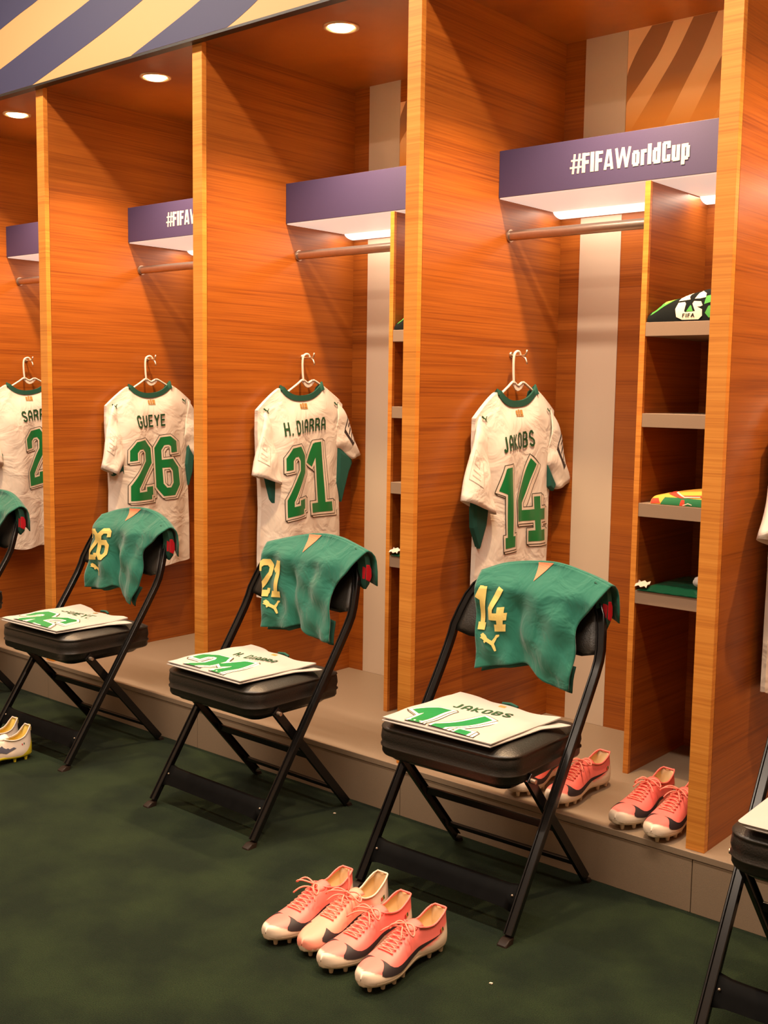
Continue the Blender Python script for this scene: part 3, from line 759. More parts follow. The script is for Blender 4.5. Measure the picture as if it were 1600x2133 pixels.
make_folded('21', 'H. DIARRA', '21', 'folded white jersey on the chair with the number 21 shorts')
make_folded('26', 'GUEYE', '26', 'folded white jersey on the chair with the number 26 shorts')
def plain_folded(ch, label):
    cx, cy, ca = CH[ch]
    r = empty('folded_jersey', (cx, cy, .478), ca); tag(r, label, 'jersey', 'white jerseys folded flat on the chair seats')
    for i, (zb, g) in enumerate(((.0008, .01), (.0080, 0))):
        b = MB(); b.loft([rrect(-.19 + g, .166 + g, .030, .37 - g, .012, zb + dz, 4) for dz, in ((0,),)] + [rrect(-.19 + g - .002, .168 + g, .028, .37 - g, .013, zb + .003, 4), rrect(-.19 + g + .004, .16 + g, .036, .362 - g, .010, zb + .0068, 4)])
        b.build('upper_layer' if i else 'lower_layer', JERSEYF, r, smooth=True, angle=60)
plain_folded('near', 'folded white jersey on the chair at the right edge of the photo')

# ================================================================ HANGING JERSEYS AND HANGERS
def make_jersey(XL, c, zc, name, num, nameq, numq, gl, gr, label, hlabel, roll=.03, ridge=-.5, amp=.034, sl=None, sr=None, badge=True, hem=.54, seed=0):
    """XL: X of locker panel's right face; c: centre Y; zc: vertical shift"""
    X = XL + .036
    rnd = random.Random(seed); ph = [rnd.uniform(0, 6.28) for _ in range(8)]
    r = empty('hanging_jersey', (X, c, hem)); tag(r, label, 'jersey', 'white jerseys hanging on the locker sides'); o = local(r)
    HW = .235
    def zt(u, back=False):
        a = abs(u)
        if a < .49:
            e = (a / .49) ** 2.6
            z = (1.322 if not back else 1.262) + (.046 if not back else .106) * e
        else: z = 1.368 - .080 * ((a - .49) / .51) ** 1.25
        return z + zc + roll * u * HW * 1.6
    def halfw(z):
        return interp([(.5, .228), (.75, .226), (.9, .222), (1.0, .226), (1.1, .236), (1.2, .240), (1.4, .235)], z)
    def prof(u, z):
        f = smooth01((1.31 - z) / .16)
        rg = amp * (smooth01((u + 1) / (ridge + 1)) if u < ridge else 1 - smooth01((u - ridge) / .62)) * f
        g = .5 + .5 * math.sin(z * 5 + ph[5])
        w_ = .004 * math.sin(u * 7 + ph[0] + z * 3) * f + .0012 * math.sin(u * 16 + ph[1] - z * 8) * f + .0013 * math.sin(z * 26 + u * 12 + ph[2]) * g
        lowf = smooth01((.95 - z) / .3)
        w_ += lowf * .006 * math.sin(u * 9 + ph[3])
        return rg + w_
    def thick(u, v): return .009 + .020 * (1 - abs(u) ** 2.5) * smooth01(v / .12 + .1)
    def front(y, z, h=0):
        u = max(-1, min(1, (y - c) / halfw(z))); v = max(0, (zt(u) - z) / .8)
        return (X + thick(u, v) + prof(u, z) + .0012 + h, y, z)
    b = MB(); N, Mr = 72, 84
    def edgey(u, z): return c + u * halfw(z)
    F, B_ = [], []
    for j in range(Mr + 1):
        v = (j / Mr); rf, rb = [], []
        for i in range(N + 1):
            u = -1 + 2 * i / N
            zb = hem + .022 * abs(u) ** 3 + .006 * math.sin(u * 7 + ph[4])
            z = lerp(zt(u), zb, v); z2 = lerp(zt(u, True), zb, v); y = edgey(u, z)
            rf.append((X + thick(u, v) + prof(u, z), y, z)); rb.append((max(XL + .002, X - thick(u, v) * .8), y, z2))
        F.append(rf); B_.append(rb)
    b.sheet(F); b.sheet([q[::-1] for q in B_])
    for k in (0, N): b.sheet([[F[j][k], B_[j][k]] for j in range(Mr + 1)])
    k1 = int(N * .255); 
    for rng in (range(0, k1), range(N - k1, N)):
        for i in rng: b.add([F[0][i], F[0][i + 1], B_[0][i + 1], B_[0][i]], [(0, 1, 2, 3)])
    b.build('body', JERSEY, r, off=o, smooth=True)
    # collar loop
    b = MB(); pts = []
    n = 24
    for i in range(n + 1): u = -.50 + 1.0 * i / n; pts.append((X + thick(u, 0) + .002, c + u * HW, zt(u) + .003))
    for i in range(1, n): u = .50 - 1.0 * i / n; pts.append((X - .010, c + u * HW, zt(u, True) + .003))
    b.sweep(pts, [(-.003, -.012), (.003, -.012), (.0035, .010), (-.0035, .010)], up=(0, 0, 1), closed=True)
    b.build('collar', COLLAR, r, off=o, smooth=True, angle=50)
    # sleeves: flat tubes
    def sleeve(sec, x0, label=None):
        b = MB(); rings = []; n = 24; ns = 16; S = []
        for k in range(ns + 1):
            t = k / ns * (len(sec) - 1); i = min(int(t), len(sec) - 2)
            tab = lambda q, m: cinterp([(j, sec[j][q][m]) for j in range(len(sec))], t)
            a = (tab(0, 0), tab(0, 1)); d = (tab(1, 0), tab(1, 1)); th = cinterp([(j, sec[j][2]) for j in range(len(sec))], t); xo = cinterp([(j, sec[j][3]) for j in range(len(sec))], t)
            ring = []
            for m in range(n):
                an = 2 * math.pi * m / n; q = .5 - .5 * math.cos(an)
                y, z = lerp(a[0], d[0], q), lerp(a[1], d[1], q)
                xx = x0 + xo + th * math.copysign(abs(math.sin(an)) ** .8, math.sin(an)) + .004 * math.sin(q * 8 + t * 3 + ph[6])
                ring.append((max(xx, XL + .002), y, z))
            rings.append(ring)
        b.loft(rings, True, False); b.build('sleeve', JERSEY, r, off=o, smooth=True, solid=.002)
        return rings
    z_ = lambda z: z + zc
    sl = sl or [((-.215, 1.285), (-.165, 1.12)), ((-.256, 1.225), (-.18, 1.08)), ((-.305, 1.12), (-.175, 1.02)), ((-.345, 1.018), (-.165, .960))]
    sr = sr or [((.215, 1.305), (.19, 1.13)), ((.258, 1.25), (.20, 1.10)), ((.300, 1.145), (.225, 1.065)), ((.345, 1.050), (.255, 1.018))]
    ths = (.010, .016, .022, .026)
    rl_ = sleeve([((c + a[0], z_(a[1])), (c + d[0], z_(d[1])), th, xo) for (a, d), th, xo in zip(sl, ths, (.012, .022, .034, .038))], X)
    rr_ = sleeve([((c + a[0], z_(a[1])), (c + d[0], z_(d[1])), th, xo) for (a, d), th, xo in zip(sr, ths, (.010, .010, .010, .008))], X)
    # teal side panels
    for q, xx in ((gl, .010), (gr, .008)):
        if q:
            b = MB(); cyq = sum(p[0] for p in q) / len(q); czq = sum(p[1] for p in q) / len(q)
            f0 = [(X + xx - .004, p[0], p[1]) for p in q]; f1 = [(X + xx + (.016 if xx > .009 else .010), p[0], p[1]) for p in q]
            f2 = [(X + xx + (.021 if xx > .009 else .015), lerp(p[0], cyq, .3), lerp(p[1], czq, .3)) for p in q]
            b.loft([f0, f1, f2]); b.build('side_panel', SIDE, r, off=o, bevel=.002)
    # prints
    if name:
        b = MB(); stamp(b, text_polys(name, .155, .55), front, quad_map(nameq), 0, .0016, .008); b.build('name_print', DKGREEN, r, off=o, fix=False, smooth=True)
    if num:
        b = MB()
        for ch_, q in zip(num, numq): number_stamp(b, ch_, q, front, (0, 1, 2), sw=.172, mx=.009)
        b.build('number_print', [WHITEPR, OUTL, GREEN], r, off=o, fix=False, smooth=True)
    b = MB(); bx = lambda y0, y1, z0, z1: [(c + y0, z_(z0)), (c + y1, z_(z0)), (c + y1, z_(z1)), (c + y0, z_(z1))]
    stamp(b, [bx(-.018, .022, 1.282, 1.285), bx(-.018, -.008, 1.287, 1.302), bx(-.005, .004, 1.287, 1.305), bx(.007, .021, 1.287, 1.304)], front, None, 0, .001)
    b.build('crest', GOLD, r, off=o, fix=False)
    b = MB(); CQ = lambda y, z, s_: [(c + y, z_(z + s_)), (c + y + s_ * 1.2, z_(z + s_)), (c + y + s_ * 1.2, z_(z)), (c + y, z_(z))]
    stamp(b, [CAT], front, quad_map(CQ(-.215, 1.262, .024)), 0, .004, .01); stamp(b, [CAT], front, quad_map(CQ(.175, 1.285, .026)), 0, .004, .01)
    b.build('cat_emblem', DKGREEN, r, off=o, fix=False)
    if badge:
        # patches lie on the sleeves: map onto the +X side of the sleeve loft
        def on(rings, k, m):   # k along, m around (0..1 across +X side)
            k = max(0, min(len(rings) - 1.001, k)); i = int(k); f = k - i; mm = m * 12; j = min(int(mm), 11); g = mm - j
            p = lambda a, d: Vector(rings[a][d])
            q = p(i, j).lerp(p(i, j + 1), g).lerp(p(i + 1, j).lerp(p(i + 1, j + 1), g), f); return q
        def patch(b, rings, k0, k1, m0, m1, mi, h):
            n = 6; rows = [[tuple(on(rings, lerp(k0, k1, a / n), lerp(m0, m1, d / n)) + V(h, -h * .5 if rings is rl_ else h * .5, 0)) for d in range(n + 1)] for a in range(n + 1)]
            b.sheet(rows, mi)
        for rings, ps in ((rl_, [(7.6, 12.4, .10, .44, 1, .0018), (7.72, 12.28, .115, .425, 2, .0024), (8.4, 9.6, .18, .34, 1, .003), (8.55, 9.45, .20, .32, 2, .0034), (10.4, 10.6, .18, .36, 1, .003), (11.3, 11.5, .18, .36, 1, .003)]),
                          (rr_, [(6.5, 11.8, .02, .50, 0, .0018), (6.9, 9.9, .10, .42, 2, .0024), (7.6, 8.0, .16, .3, 0, .003), (8.6, 9.1, .2, .4, 0, .003), (10.3, 10.8, .12, .40, 2, .0024), (11.0, 11.4, .12, .40, 2, .0024)])):
            b = MB()
            for q in ps: patch(b, rings, *q)
            b.build('sleeve_badge', [BADGE, pbr('faint_grey_print', (.58, .50, .43), .6), JERSEY], r, off=o, fix=False, smooth=True)
    # ------- hanger
    h = empty('clothes_hanger', (X, c, 1.36 + zc)); tag(h, 'white plastic hanger ' + hlabel, 'hanger', 'white plastic hangers on the locker pegs'); ho = local(h)
    XH = XL + .036; py, pz = .517, 1.490
    def hb(name, pts, rad, fl=1.0):
        b = MB(); sm = [path_at(pts, i / 40) for i in range(41)]
        b.sweep(sm, [(rad * fl * math.cos(2 * math.pi * k / 10), rad * math.sin(2 * math.pi * k / 10)) for k in range(10)], up=(1, 0, 0)); b.build(name, PLASTIC, h, off=ho, smooth=True)
    sy, s0 = py - .034, 1.398 + zc * .5
    hb('hook', [(XH, sy + .004, s0 - .006), (XH, sy, s0 + .03), (XH, sy - .001, pz - .020), (XH, sy + .004, pz + .002), (XH, sy + .018, pz + .0105), (XH, sy + .032, pz + .009), (XH, sy + .041, pz - .004)], .0045)
    d_ = sy - .483
    hb('shoulder_bar', [(XH - .002, y + d_, z + (s0 - 1.398)) for y, z in [(.30, 1.290), (.413, 1.356), (.455, 1.380), (.487, 1.399), (.500, 1.392), (.515, 1.385), (.530, 1.3915), (.543, 1.397), (.556, 1.394), (.609, 1.368), (.70, 1.315)]], .0045)
    b = MB(); q = [(.478, 1.392), (.492, 1.396), (.503, 1.388), (.516, 1.384), (.530, 1.390), (.543, 1.395), (.553, 1.391), (.540, 1.376), (.527, 1.369), (.513, 1.366), (.500, 1.371), (.488, 1.382)]
    q = [(y + d_, z + s0 - 1.398) for y, z in q]
    b.loft([[(XH - .005, y, z) for y, z in q], [(XH - .0005, y, z) for y, z in q]]); b.build('web', PLASTIC, h, off=ho, bevel=.0015)
    return r
make_jersey(-.948, .497, 0, 'JAKOBS', '14', [(.365, 1.216), (.567, 1.236), (.579, 1.179), (.367, 1.162)],
            [[(.356, 1.112), (.440, 1.118), (.459, .838), (.380, .836)], [(.446, 1.127), (.652, 1.132), (.687, .837), (.477, .847)]],
            [(.235, 1.02), (.321, .99), (.311, .924), (.277, .848), (.239, .921)], [(.689, 1.109), (.748, 1.034), (.733, 1.012), (.700, 1.03)], 'white jersey with number 14 hanging on a locker side', 'holding the jersey with number 14', amp=.022, seed=1)
make_jersey(-1.948, .470, .003, 'H. DIARRA', '21', [(.339, 1.234), (.585, 1.253), (.586, 1.199), (.339, 1.178)],
            [[(.345, 1.134), (.455, 1.147), (.463, .868), (.354, .858)], [(.470, 1.149), (.608, 1.160), (.649, .864), (.495, .865)]],
            [(.255, 1.03), (.336, 1.02), (.333, .934), (.331, .863), (.279, .938)], [(.672, 1.13), (.74, 1.10), (.758, 1.082), (.762, 1.059), (.741, 1.02), (.699, .898), (.668, .98)],
            'white jersey with number 21 hanging in the middle locker', 'holding the jersey with number 21', ridge=-.5, amp=.028, seed=2,
            sl=[((-.200, 1.285), (-.150, 1.12)), ((-.222, 1.225), (-.150, 1.08)), ((-.262, 1.12), (-.15, 1.04)), ((-.292, 1.034), (-.145, .990))],
            sr=[((.205, 1.31), (.18, 1.14)), ((.245, 1.27), (.20, 1.12)), ((.292, 1.18), (.235, 1.10)), ((.335, 1.092), (.285, 1.072))])
make_jersey(-2.948, .500, 0, 'GUEYE', '26', [(.40, 1.233), (.568, 1.24), (.57, 1.185), (.41, 1.175)],
            [[(.361, 1.115), (.477, 1.132), (.501, .848), (.363, .846)], [(.503, 1.133), (.629, 1.143), (.661, .859), (.522, .855)]],
            [(.340, 1.089), (.376, 1.008), (.361, .864), (.331, .987), (.284, .965), (.288, 1.03)], [(.714, 1.107), (.75, 1.05), (.74, .959), (.718, .90), (.70, 1.0)],
            'white jersey with number 26 hanging in the second locker from left', 'holding the jersey with number 26', ridge=-.55, amp=.020, hem=.532, seed=3,
            sl=[((-.205, 1.285), (-.165, 1.12)), ((-.232, 1.225), (-.165, 1.09)), ((-.262, 1.12), (-.17, 1.04)), ((-.286, 1.004), (-.205, .968))])
make_jersey(-3.948, .497, 0, 'SARR', '2', [(.433, 1.227), (.578, 1.244), (.576, 1.184), (.443, 1.174)],
            [[(.456, 1.127), (.576, 1.150), (.575, .854), (.479, .841)]],
            [(.348, 1.064), (.383, .953), (.342, .845), (.345, .954), (.30, .98)], None, 'white hanging jersey cut off by the left locker post, leftmost of the row', 'holding the leftmost jersey', ridge=-.3, amp=.03, hem=.525, seed=4)
make_jersey(.052, .480, 0, '', '', None, [], [(.30, 1.02), (.34, .99), (.33, .924), (.297, .848), (.262, .921)], None, 'white hanging jersey at the right edge of the photo, only its sleeve showing', 'holding the rightmost jersey, beyond the right edge of the photo', badge=False, seed=5,
            sl=[((-.215, 1.285), (-.165, 1.12)), ((-.268, 1.225), (-.185, 1.08)), ((-.335, 1.12), (-.185, 1.02)), ((-.392, 1.000), (-.20, .948))])

# ================================================================ FOOTBALL BOOTS
SL = .310
W_T = [(0, .001), (.012, .013), (.04, .024), (.10, .032), (.20, .034), (.32, .033), (.42, .034), (.55, .042), (.66, .048), (.76, .049), (.86, .044), (.93, .0355), (.96, .0285), (.98, .021), (.993, .0125), (1, .001)]
C_T = [(0, 0), (.3, .002), (.6, .004), (.85, .0), (1, -.004)]
ZB_T = [(0, .022), (.2, .020), (.45, .026), (.7, .019), (.88, .022), (.95, .0240), (.98, .0255), (.993, .0275), (1, .031)]
def shoe_dims(kind):
    if kind == 'heel':   # low cut boot with a high white heel
        H_T = [(0, .088), (.03, .094), (.10, .083), (.22, .062), (.33, .060), (.40, .068), (.46, .070), (.56, .062), (.68, .050), (.80, .041), (.90, .033), (.95, .0285), (.98, .0235), (.993, .017), (1, .006)]
        return H_T, (.38, .44), (0, .018)
    if kind == 'white':
        H_T = [(0, .092), (.025, .100), (.06, .088), (.12, .068), (.25, .060), (.36, .066), (.44, .072), (.56, .060), (.68, .049), (.80, .041), (.90, .033), (.95, .0285), (.98, .0235), (.993, .017), (1, .006)]
        return H_T, (.36, .42), (0, .01)
    H_T = [(0, .074), (.03, .080), (.10, .074), (.20, .062), (.30, .062), (.38, .068), (.45, .068), (.52, .062), (.60, .054), (.70, .046), (.80, .039), (.90, .033), (.95, .029), (.98, .024), (.993, .017), (1, .006)]
    return H_T, (.38, .44), (0, .012)
def make_shoe(kind, loc, rz, label, side=1, upper=PINK, lin=INSOLE, sole=SOLE, lacem=LACE, bow=1, seed=0, group='pink football boots', cat='football boot', side_mark='swoosh'):
    r = empty('football_boot', loc, rz); tag(r, label, cat, group)
    H_T, (o0, o1), _ = shoe_dims(kind)
    rnd = random.Random(seed)
    NL, NO, NI = 56, 12, 8
    def open_(l): return 1 - smooth01((l - o0) / (o1 - o0))
    def ctr(l): return cinterp(C_T, l) * side
    def outer(l, s, sg):
        """s 0..1 from sole edge up to the rim or the top centre; sg = +1 / -1 side"""
        w_ = cinterp(W_T, l); h = cinterp(H_T, l); zb = cinterp(ZB_T, l); op = open_(l)
        xo = op * min(.70 * w_ + .002, .030)
        an = s * math.pi / 2; ca, sa = max(math.cos(an), 0), math.sin(an)
        xc = w_ * ca ** .62 * (.93 + .07 * min(1, s * 6)); zc_ = sa ** 1.0
        xo_ = cinterp([(0, .93 * w_), (.12, .99 * w_), (.28, w_), (.50, .90 * w_), (.72, .80 * w_), (.88, (.72 * w_ + xo) / 2), (1, xo)], s); zo = cinterp([(0, 0), (.12, .10), (.28, .28), (.50, .55), (.72, .80), (.88, .93), (1, 1)], s)
        x = lerp(xc, xo_, op); z = zb + h * lerp(zc_, zo, op)
        return (ctr(l) + sg * x, -l * SL, z)
    rows, att = [], []
    for i in range(NL + 1):
        l = i / NL; l = l + .02 * math.sin(2 * math.pi * l) * 0
        l = .5 - .5 * math.cos(math.pi * l) if True else l
        row = []; w_ = cinterp(W_T, l); h = cinterp(H_T, l); zb = cinterp(ZB_T, l); op = open_(l); xo = op * min(.70 * w_ + .002, .030)
        for j in range(NO + 1): row.append(outer(l, j / NO, 1)); att.append((l, j / NO))
        for j in range(1, 2 * NI):     # inside: down one wall, over the footbed, up the other
            t = j / (2 * NI); d = math.sin(math.pi * t) ** .55
            ins = max(0, 1 - max(0, (.045 - l) / .045))
            x = xo * .88 * math.cos(math.pi * t) if t not in (0, 1) else xo
            z = zb + h - ((h - .012) * d * ins + .0012) * op
            row.append((ctr(l) + x, -l * SL + (.004 if l < .05 else 0) * -op, z)); att.append((l, -1))
        for j in range(NO, -1, -1): row.append(outer(l, j / NO, -1)); att.append((l, j / NO))
        rows.append(row)
    b = MB(); b.sheet(rows); n = len(rows[0])
    for fi in range(len(b.f)):
        j = fi % (n - 1); i = fi // (n - 1)
        if NO <= j < NO + 2 * NI and rows[i][NO][0] - ctr(.5) > -9 and att[i * n + NO][0] < o1: b.m[fi] = 1
    dye = []
    for l, s in att:
        if kind == 'heel': v = smooth01((.26 - l + (s - .5) * .10) / .06) if s >= 0 else 0; dye.append(v); continue
        if s < 0: dye.append(0); continue
        lim = interp([(0, .60), (.12, .48), (.22, .36), (.4, .22), (.6, .19), (.75, .24), (.87, .36), (.93, .60), (.975, 1.1)], l)
        dye.append(smooth01((lim - s) / .10 + .5))
    up = b.build('upper', [upper, lin], r, smooth=True, attr=dye)
    if kind == 'heel':
        pass
    # collar rim
    b = MB(); rim = []
    ls = [o1 * (1 - k / 14) for k in range(15)]
    L1 = [outer(max(l, .006), 1, 1) for l in ls]; L2 = [outer(max(l, .006), 1, -1) for l in ls[::-1]]
    pts = L1 + L2[1:]; b.sweep([(x, y, z + .001) for x, y, z in pts], [(.0022 * math.cos(a), .0026 * math.sin(a)) for a in [2 * math.pi * k / 8 for k in range(8)]])
    at = None
    b.build('collar_rim', upper if kind != 'heel' else LACED, r, smooth=True, attr=[0] * len(b.v) if kind != 'heel' else None)
    # sole plate and studs
    b = MB(); lv = [(-.006, .80), (-.004, .93), (0, .985), (.004, 1.0), (.007, .97)]
    ring = lambda dz, k: [(ctr(l) + sg * cinterp(W_T, l) * .965 * k, -l * SL * (1 if 0 < l < 1 else 1.003) , cinterp(ZB_T, min(l, .965)) + dz) for sg, ll in ((1, [.004 + .992 * q / 30 for q in range(31)]), (-1, [.996 - .992 * q / 30 for q in range(31)])) for l in ll]
    b.loft([ring(dz, k) for dz, k in lv]); sp = b.build('sole_plate', sole, r, smooth=True)
    for l, x in ((.10, .019), (.10, -.019), (.24, .018), (.24, -.018), (.60, .030), (.60, -.028), (.72, .033), (.72, -.031), (.83, .026), (.83, -.026), (.92, .008)):
        b = MB(); c0 = ctr(l) + x; zt_ = cinterp(ZB_T, l) - .002
        b.cyl((c0, -l * SL, zt_), (c0, -l * SL, .0005), .0078, .0048, 10); b.build('stud', sole, sp, smooth=True, angle=50)
    # prints on the flanks
    def surf(sg):
        def f(l, s, h):
            e = 1e-3
            p = Vector(outer(l, s, sg)); du = Vector(outer(min(l + e, 1), s, sg)) - p; dv = Vector(outer(l, min(s + e, 1), sg)) - p
            nn = du.cross(dv); nn = nn.normalized() if nn.length > 1e-12 else V(sg, 0, 0)
            if nn.x * sg < 0 and abs(nn.x) > .05: nn = -nn
            if abs(nn.x) <= .05 and nn.z < 0: nn = -nn
            return tuple(p + nn * (.0009 + h))
        return f
    def surfq(sg):
        g = surf(sg)
        def f(l, q, h):
            zb = cinterp(ZB_T, l); lo, hi = 0.0, 1.0
            for _ in range(14):
                mid = (lo + hi) / 2
                if outer(l, mid, sg)[2] - zb < q * .045: lo = mid
                else: hi = mid
            return g(l, lo, h)
        return f
    if side_mark == 'swoosh':
        sw = [(.13, .80), (.30, .68), (.45, .62), (.58, .58), (.67, .55), (.72, .56), (.755, .62), (.778, .72), (.79, .88), (.835, .72), (.875, .56), (.884, .43), (.86, .34), (.80, .28), (.70, .26), (.58, .31), (.45, .39), (.28, .58)]
        for sg in (1, -1):
            b = MB(); stamp(b, [sw], surfq(sg), None, 0, 0, .022); b.build('side_swoosh', SWOOSH, r, fix=False, smooth=True)
        b = MB()
        for k in range(3): stamp(b, [[(.115 + k * .014, .50), (.129 + k * .014, .50), (.129 + k * .014, .60), (.115 + k * .014, .60)]], surf(1), None, k, .0004)
        b.build('flag_patch', [DKGREEN, GOLD, REDP], r, fix=False)
    else:
        for sg in (1, -1):
            for k in range(3):
                b = MB(); l0 = .24 + k * .075; stamp(b, [[(l0, .50 - k * .05), (l0 + .03, .57 - k * .05), (l0 + .22, .24 - k * .02), (l0 + .17, .20 - k * .02)]], surf(sg), None, 0, .0003, .02); b.build('side_stripe', pbr('grey_stripe_print', (.10, .10, .14), .5), r, fix=False, smooth=True)
        b = MB()
        for k, m in ((0, 0), (2, 1)): stamp(b, [[(.13 + k * .012, .56), (.142 + k * .012, .56), (.142 + k * .012, .64), (.13 + k * .012, .64)]], surf(1), None, m, .0004)
        b.build('flag_patch', [DKGREEN, REDP], r, fix=False)
        for l in (.015,):
            b = MB(); b.loft([[(x, y, z) for x, y in ((-.010, .0), (.010, .0), (.010, -.005), (-.010, -.005))] for z in (.100, .112)] + [[(x * .7, y, .122) for x, y in ((-.010, .0), (.010, .0), (.010, -.005), (-.010, -.005))]])
            b.build('pull_tab', lin, r, bevel=.002)
        b = MB(); 
        for sg in (1, -1): stamp(b, [[(0.008, .0), (.20, .0), (.14, .16), (.06, .34), (.02, .50), (.008, .5)]], surf(sg), None, 0, .0008, .02)
        b.build('heel_cup', sole, r, fix=False, smooth=True)
    # laces
    if bow is not None:
        b = MB(); t0 = (o1 + .025, .70)
        def on(l, q, h=.0028):   # q -1..1 across the top
            sg = 1 if q >= 0 else -1; s = 1 - abs(q) * .34; p = Vector(outer(l, s, sg)); return (p.x, p.y, p.z + h)
        rowsL = [lerp(t0[0], t0[1], k / 6) for k in range(7)]
        for k in range(6):
            for sg in (1, -1):
                l0, l1 = rowsL[k], rowsL[k + 1]
                b.tube([on(lerp(l0, l1, t), sg * lerp(.62, -.62, t) * (1 - .10 * k / 6), .0026 + .0018 * math.sin(math.pi * t) + (.001 if sg > 0 else 0)) for t in [q / 8 for q in range(9)]], .0017, 6)
        b.tube([on(rowsL[-1], q / 4 * .5) for q in range(-4, 5)], .0017, 6)
        if bow:
            l0 = t0[0] - .005; base = Vector(on(l0, 0, .006))
            for sg in (1, -1):
                ln, ht = .038 + .02 * rnd.random(), .012 + .010 * rnd.random(); a = rnd.uniform(.2, .9)
                loop = [base + V(sg * ln * math.sin(t) * abs(math.cos(a)), -ln * math.sin(t) * a * .8 + .010 * math.sin(2 * t), ht * math.sin(t) + .005 * math.cos(2 * t) - .016 * math.sin(t) ** 4) for t in [math.pi * k / 16 for k in range(17)]]
                b.tube([tuple(p) for p in loop], .0021, 6)
                e_ = rnd.uniform(.02, .045)
                b.tube([tuple(base + V(sg * e_ * t * 1.0, -.01 - .035 * t, .006 * math.sin(3 * t) - .012 * t * t)) for t in [k / 8 for k in range(9)]], .0020, 6)
            b.cyl(tuple(base + V(-.006, 0, 0)), tuple(base + V(.006, 0, .001)), .0042, .0042, 8)
        if bow == 2:   # a lace end standing straight up
            b.tube([tuple(base + V(.004 * math.sin(t * 5), .010 * t, .060 * t)) for t in [k / 8 for k in range(9)]], .0022, 6)
        b.build('laces', lacem, r, smooth=True)
    # tongue
    b = MB(); rows = []
    for k in range(9):
        l = lerp(o1 + .03, o0 - .05, k / 8); zt_ = cinterp(ZB_T, max(l, o0)) + cinterp(H_T, max(l, o0)) + (.004 + (.010 if kind != 'pink' else .004) * smooth01((o1 - l) / .08))
        rows.append([(ctr(l) + x * (.018 + .004 * k / 8), -l * SL, zt_ - .010 * x * x - .0005) for x in [q / 4 - 1 for q in range(9)]])
    b.sheet(rows); b.build('tongue', upper, r, smooth=True, solid=.003, attr=[0] * len(b.v))
    return r
HX = [(-.678, -.578, .02, 'pink', 1), (-.570, -.560, -.01, 'heel', -1), (-.472, -.585, -.02, 'pink', 1), (-.360, -.586, .0, 'pink', -1)]
for (x, y, a, kd, sd), lb, bw, sdd in zip(HX, ('pink football boot on the carpet, leftmost of the four', 'salmon football boot with a white heel on the carpet, lace end standing up',
        'pink football boot with white toe on the carpet, third from left of the four', 'pink football boot with white toe on the carpet, rightmost and nearest of the four'), (1, 2, 1, 1), (5, 2, 3, 4)):
    make_shoe(kd, (x, y, 0), a, lb, sd, upper=PINKB if kd == 'heel' else PINK, bow=bw, seed=sdd)
for (x, y, a, sd), lb, sdd in zip([(-.565, .305, .05, 1), (-.410, .305, -.03, -1), (-.190, .290, -.02, 1), (-.078, .275, -.03, -1)],
        ('pink football boot on the plinth, mostly hidden behind the chair leg', 'pink football boot on the plinth beside the right chair leg', 'pink football boot on the plinth, the left of the two beside the wooden post',
         'pink football boot on the plinth, half hidden by the wooden post'), (7, 8, 9, 10)):
    make_shoe('pink', (x, y, HB), a, lb, sd, seed=sdd)
for (x, y, a, sd), lb in zip([(-2.460, -.475, .0, 1), (-2.350, -.490, .0, -1)], ('white football boot with yellow lining at the left edge, the farther one', 'white football boot with yellow sole and grey stripes at the left edge, the nearer one')):
    make_shoe('white', (x, y, 0), a, lb, sd, upper=WHITEB, lin=YLINE, sole=SOLEY, bow=None, group='white and yellow football boots', side_mark='stripes')

# ================================================================ CLOTHS, BAG AND SCRAPS
BLK = pbr('black_towelling', (.008, .010, .010), .95, spec=.1, bump=.4, bscale=500)
LIME = pbr('bright_green_print', (.05, .30, .04), .8, bump=.3, bscale=500)
LIME2 = pbr('yellow_green_print', (.30, .42, .06), .8)
OFFW = pbr('off_white_print', (.80, .64, .50), .8)
def heap(name, x0, x1, y0, y1, z, hfun, mats, label, cat, group, polys=None, parts=None):
    cx, cy = (x0 + x1) / 2, (y0 + y1) / 2
    r = empty(name, (cx, cy, z)); tag(r, label, cat, group); o = local(r)
    # front wall + top as one surface: v 0..1 goes up the front then back over the top
    def S(a, t, h=0):
        """a: X; t: height fraction up the rounded front"""
        u = (a - x0) / (x1 - x0); hh = hfun(max(0, min(1, u))); an = t * math.pi / 2
        return (a, y0 + .05 * (1 - math.cos(an)) - h * math.cos(an), z + .001 + hh * math.sin(an) + h * math.sin(an))
    b = MB(); rows = []; N = 40
    for j in range(13): rows.append([S(lerp(x0, x1, i / N), j / 12) for i in range(N + 1)])
    for j in range(1, 11):
        rows.append([(lerp(x0, x1, i / N), lerp(y0 + .05, y1, j / 10), z + .001 + hfun(i / N) * math.cos((j / 10) ** 3 * math.pi / 2)) for i in range(N + 1)])
    b.sheet(rows)
    for i in (0, N): b.add([q[i] for q in rows], [tuple(range(len(rows)))])
    b.build('folded_cloth', mats[0], r, off=o, smooth=True, angle=60)
    def sm(px, pz, h):      # stamp in X / height space
        u = (px - x0) / (x1 - x0); hh = hfun(max(0, min(1, u))); t = math.asin(max(0, min(1, (pz - z - .001) / hh))) / (math.pi / 2) if hh > 1e-4 else 0
        return S(px, t, h + .0008)
    for nm, ml, pl in parts or []:
        b = MB()
        for mi, h, poly in pl:
            poly = clip(poly, lambda p: p[0] - x0 - .001); poly = clip(poly, lambda p: x1 - .001 - p[0])
            if len(poly) < 3: continue
            stamp(b, [poly], sm, None, mi, h, .01)
        b.build(nm, ml, r, off=o, fix=False, smooth=True)
    return r
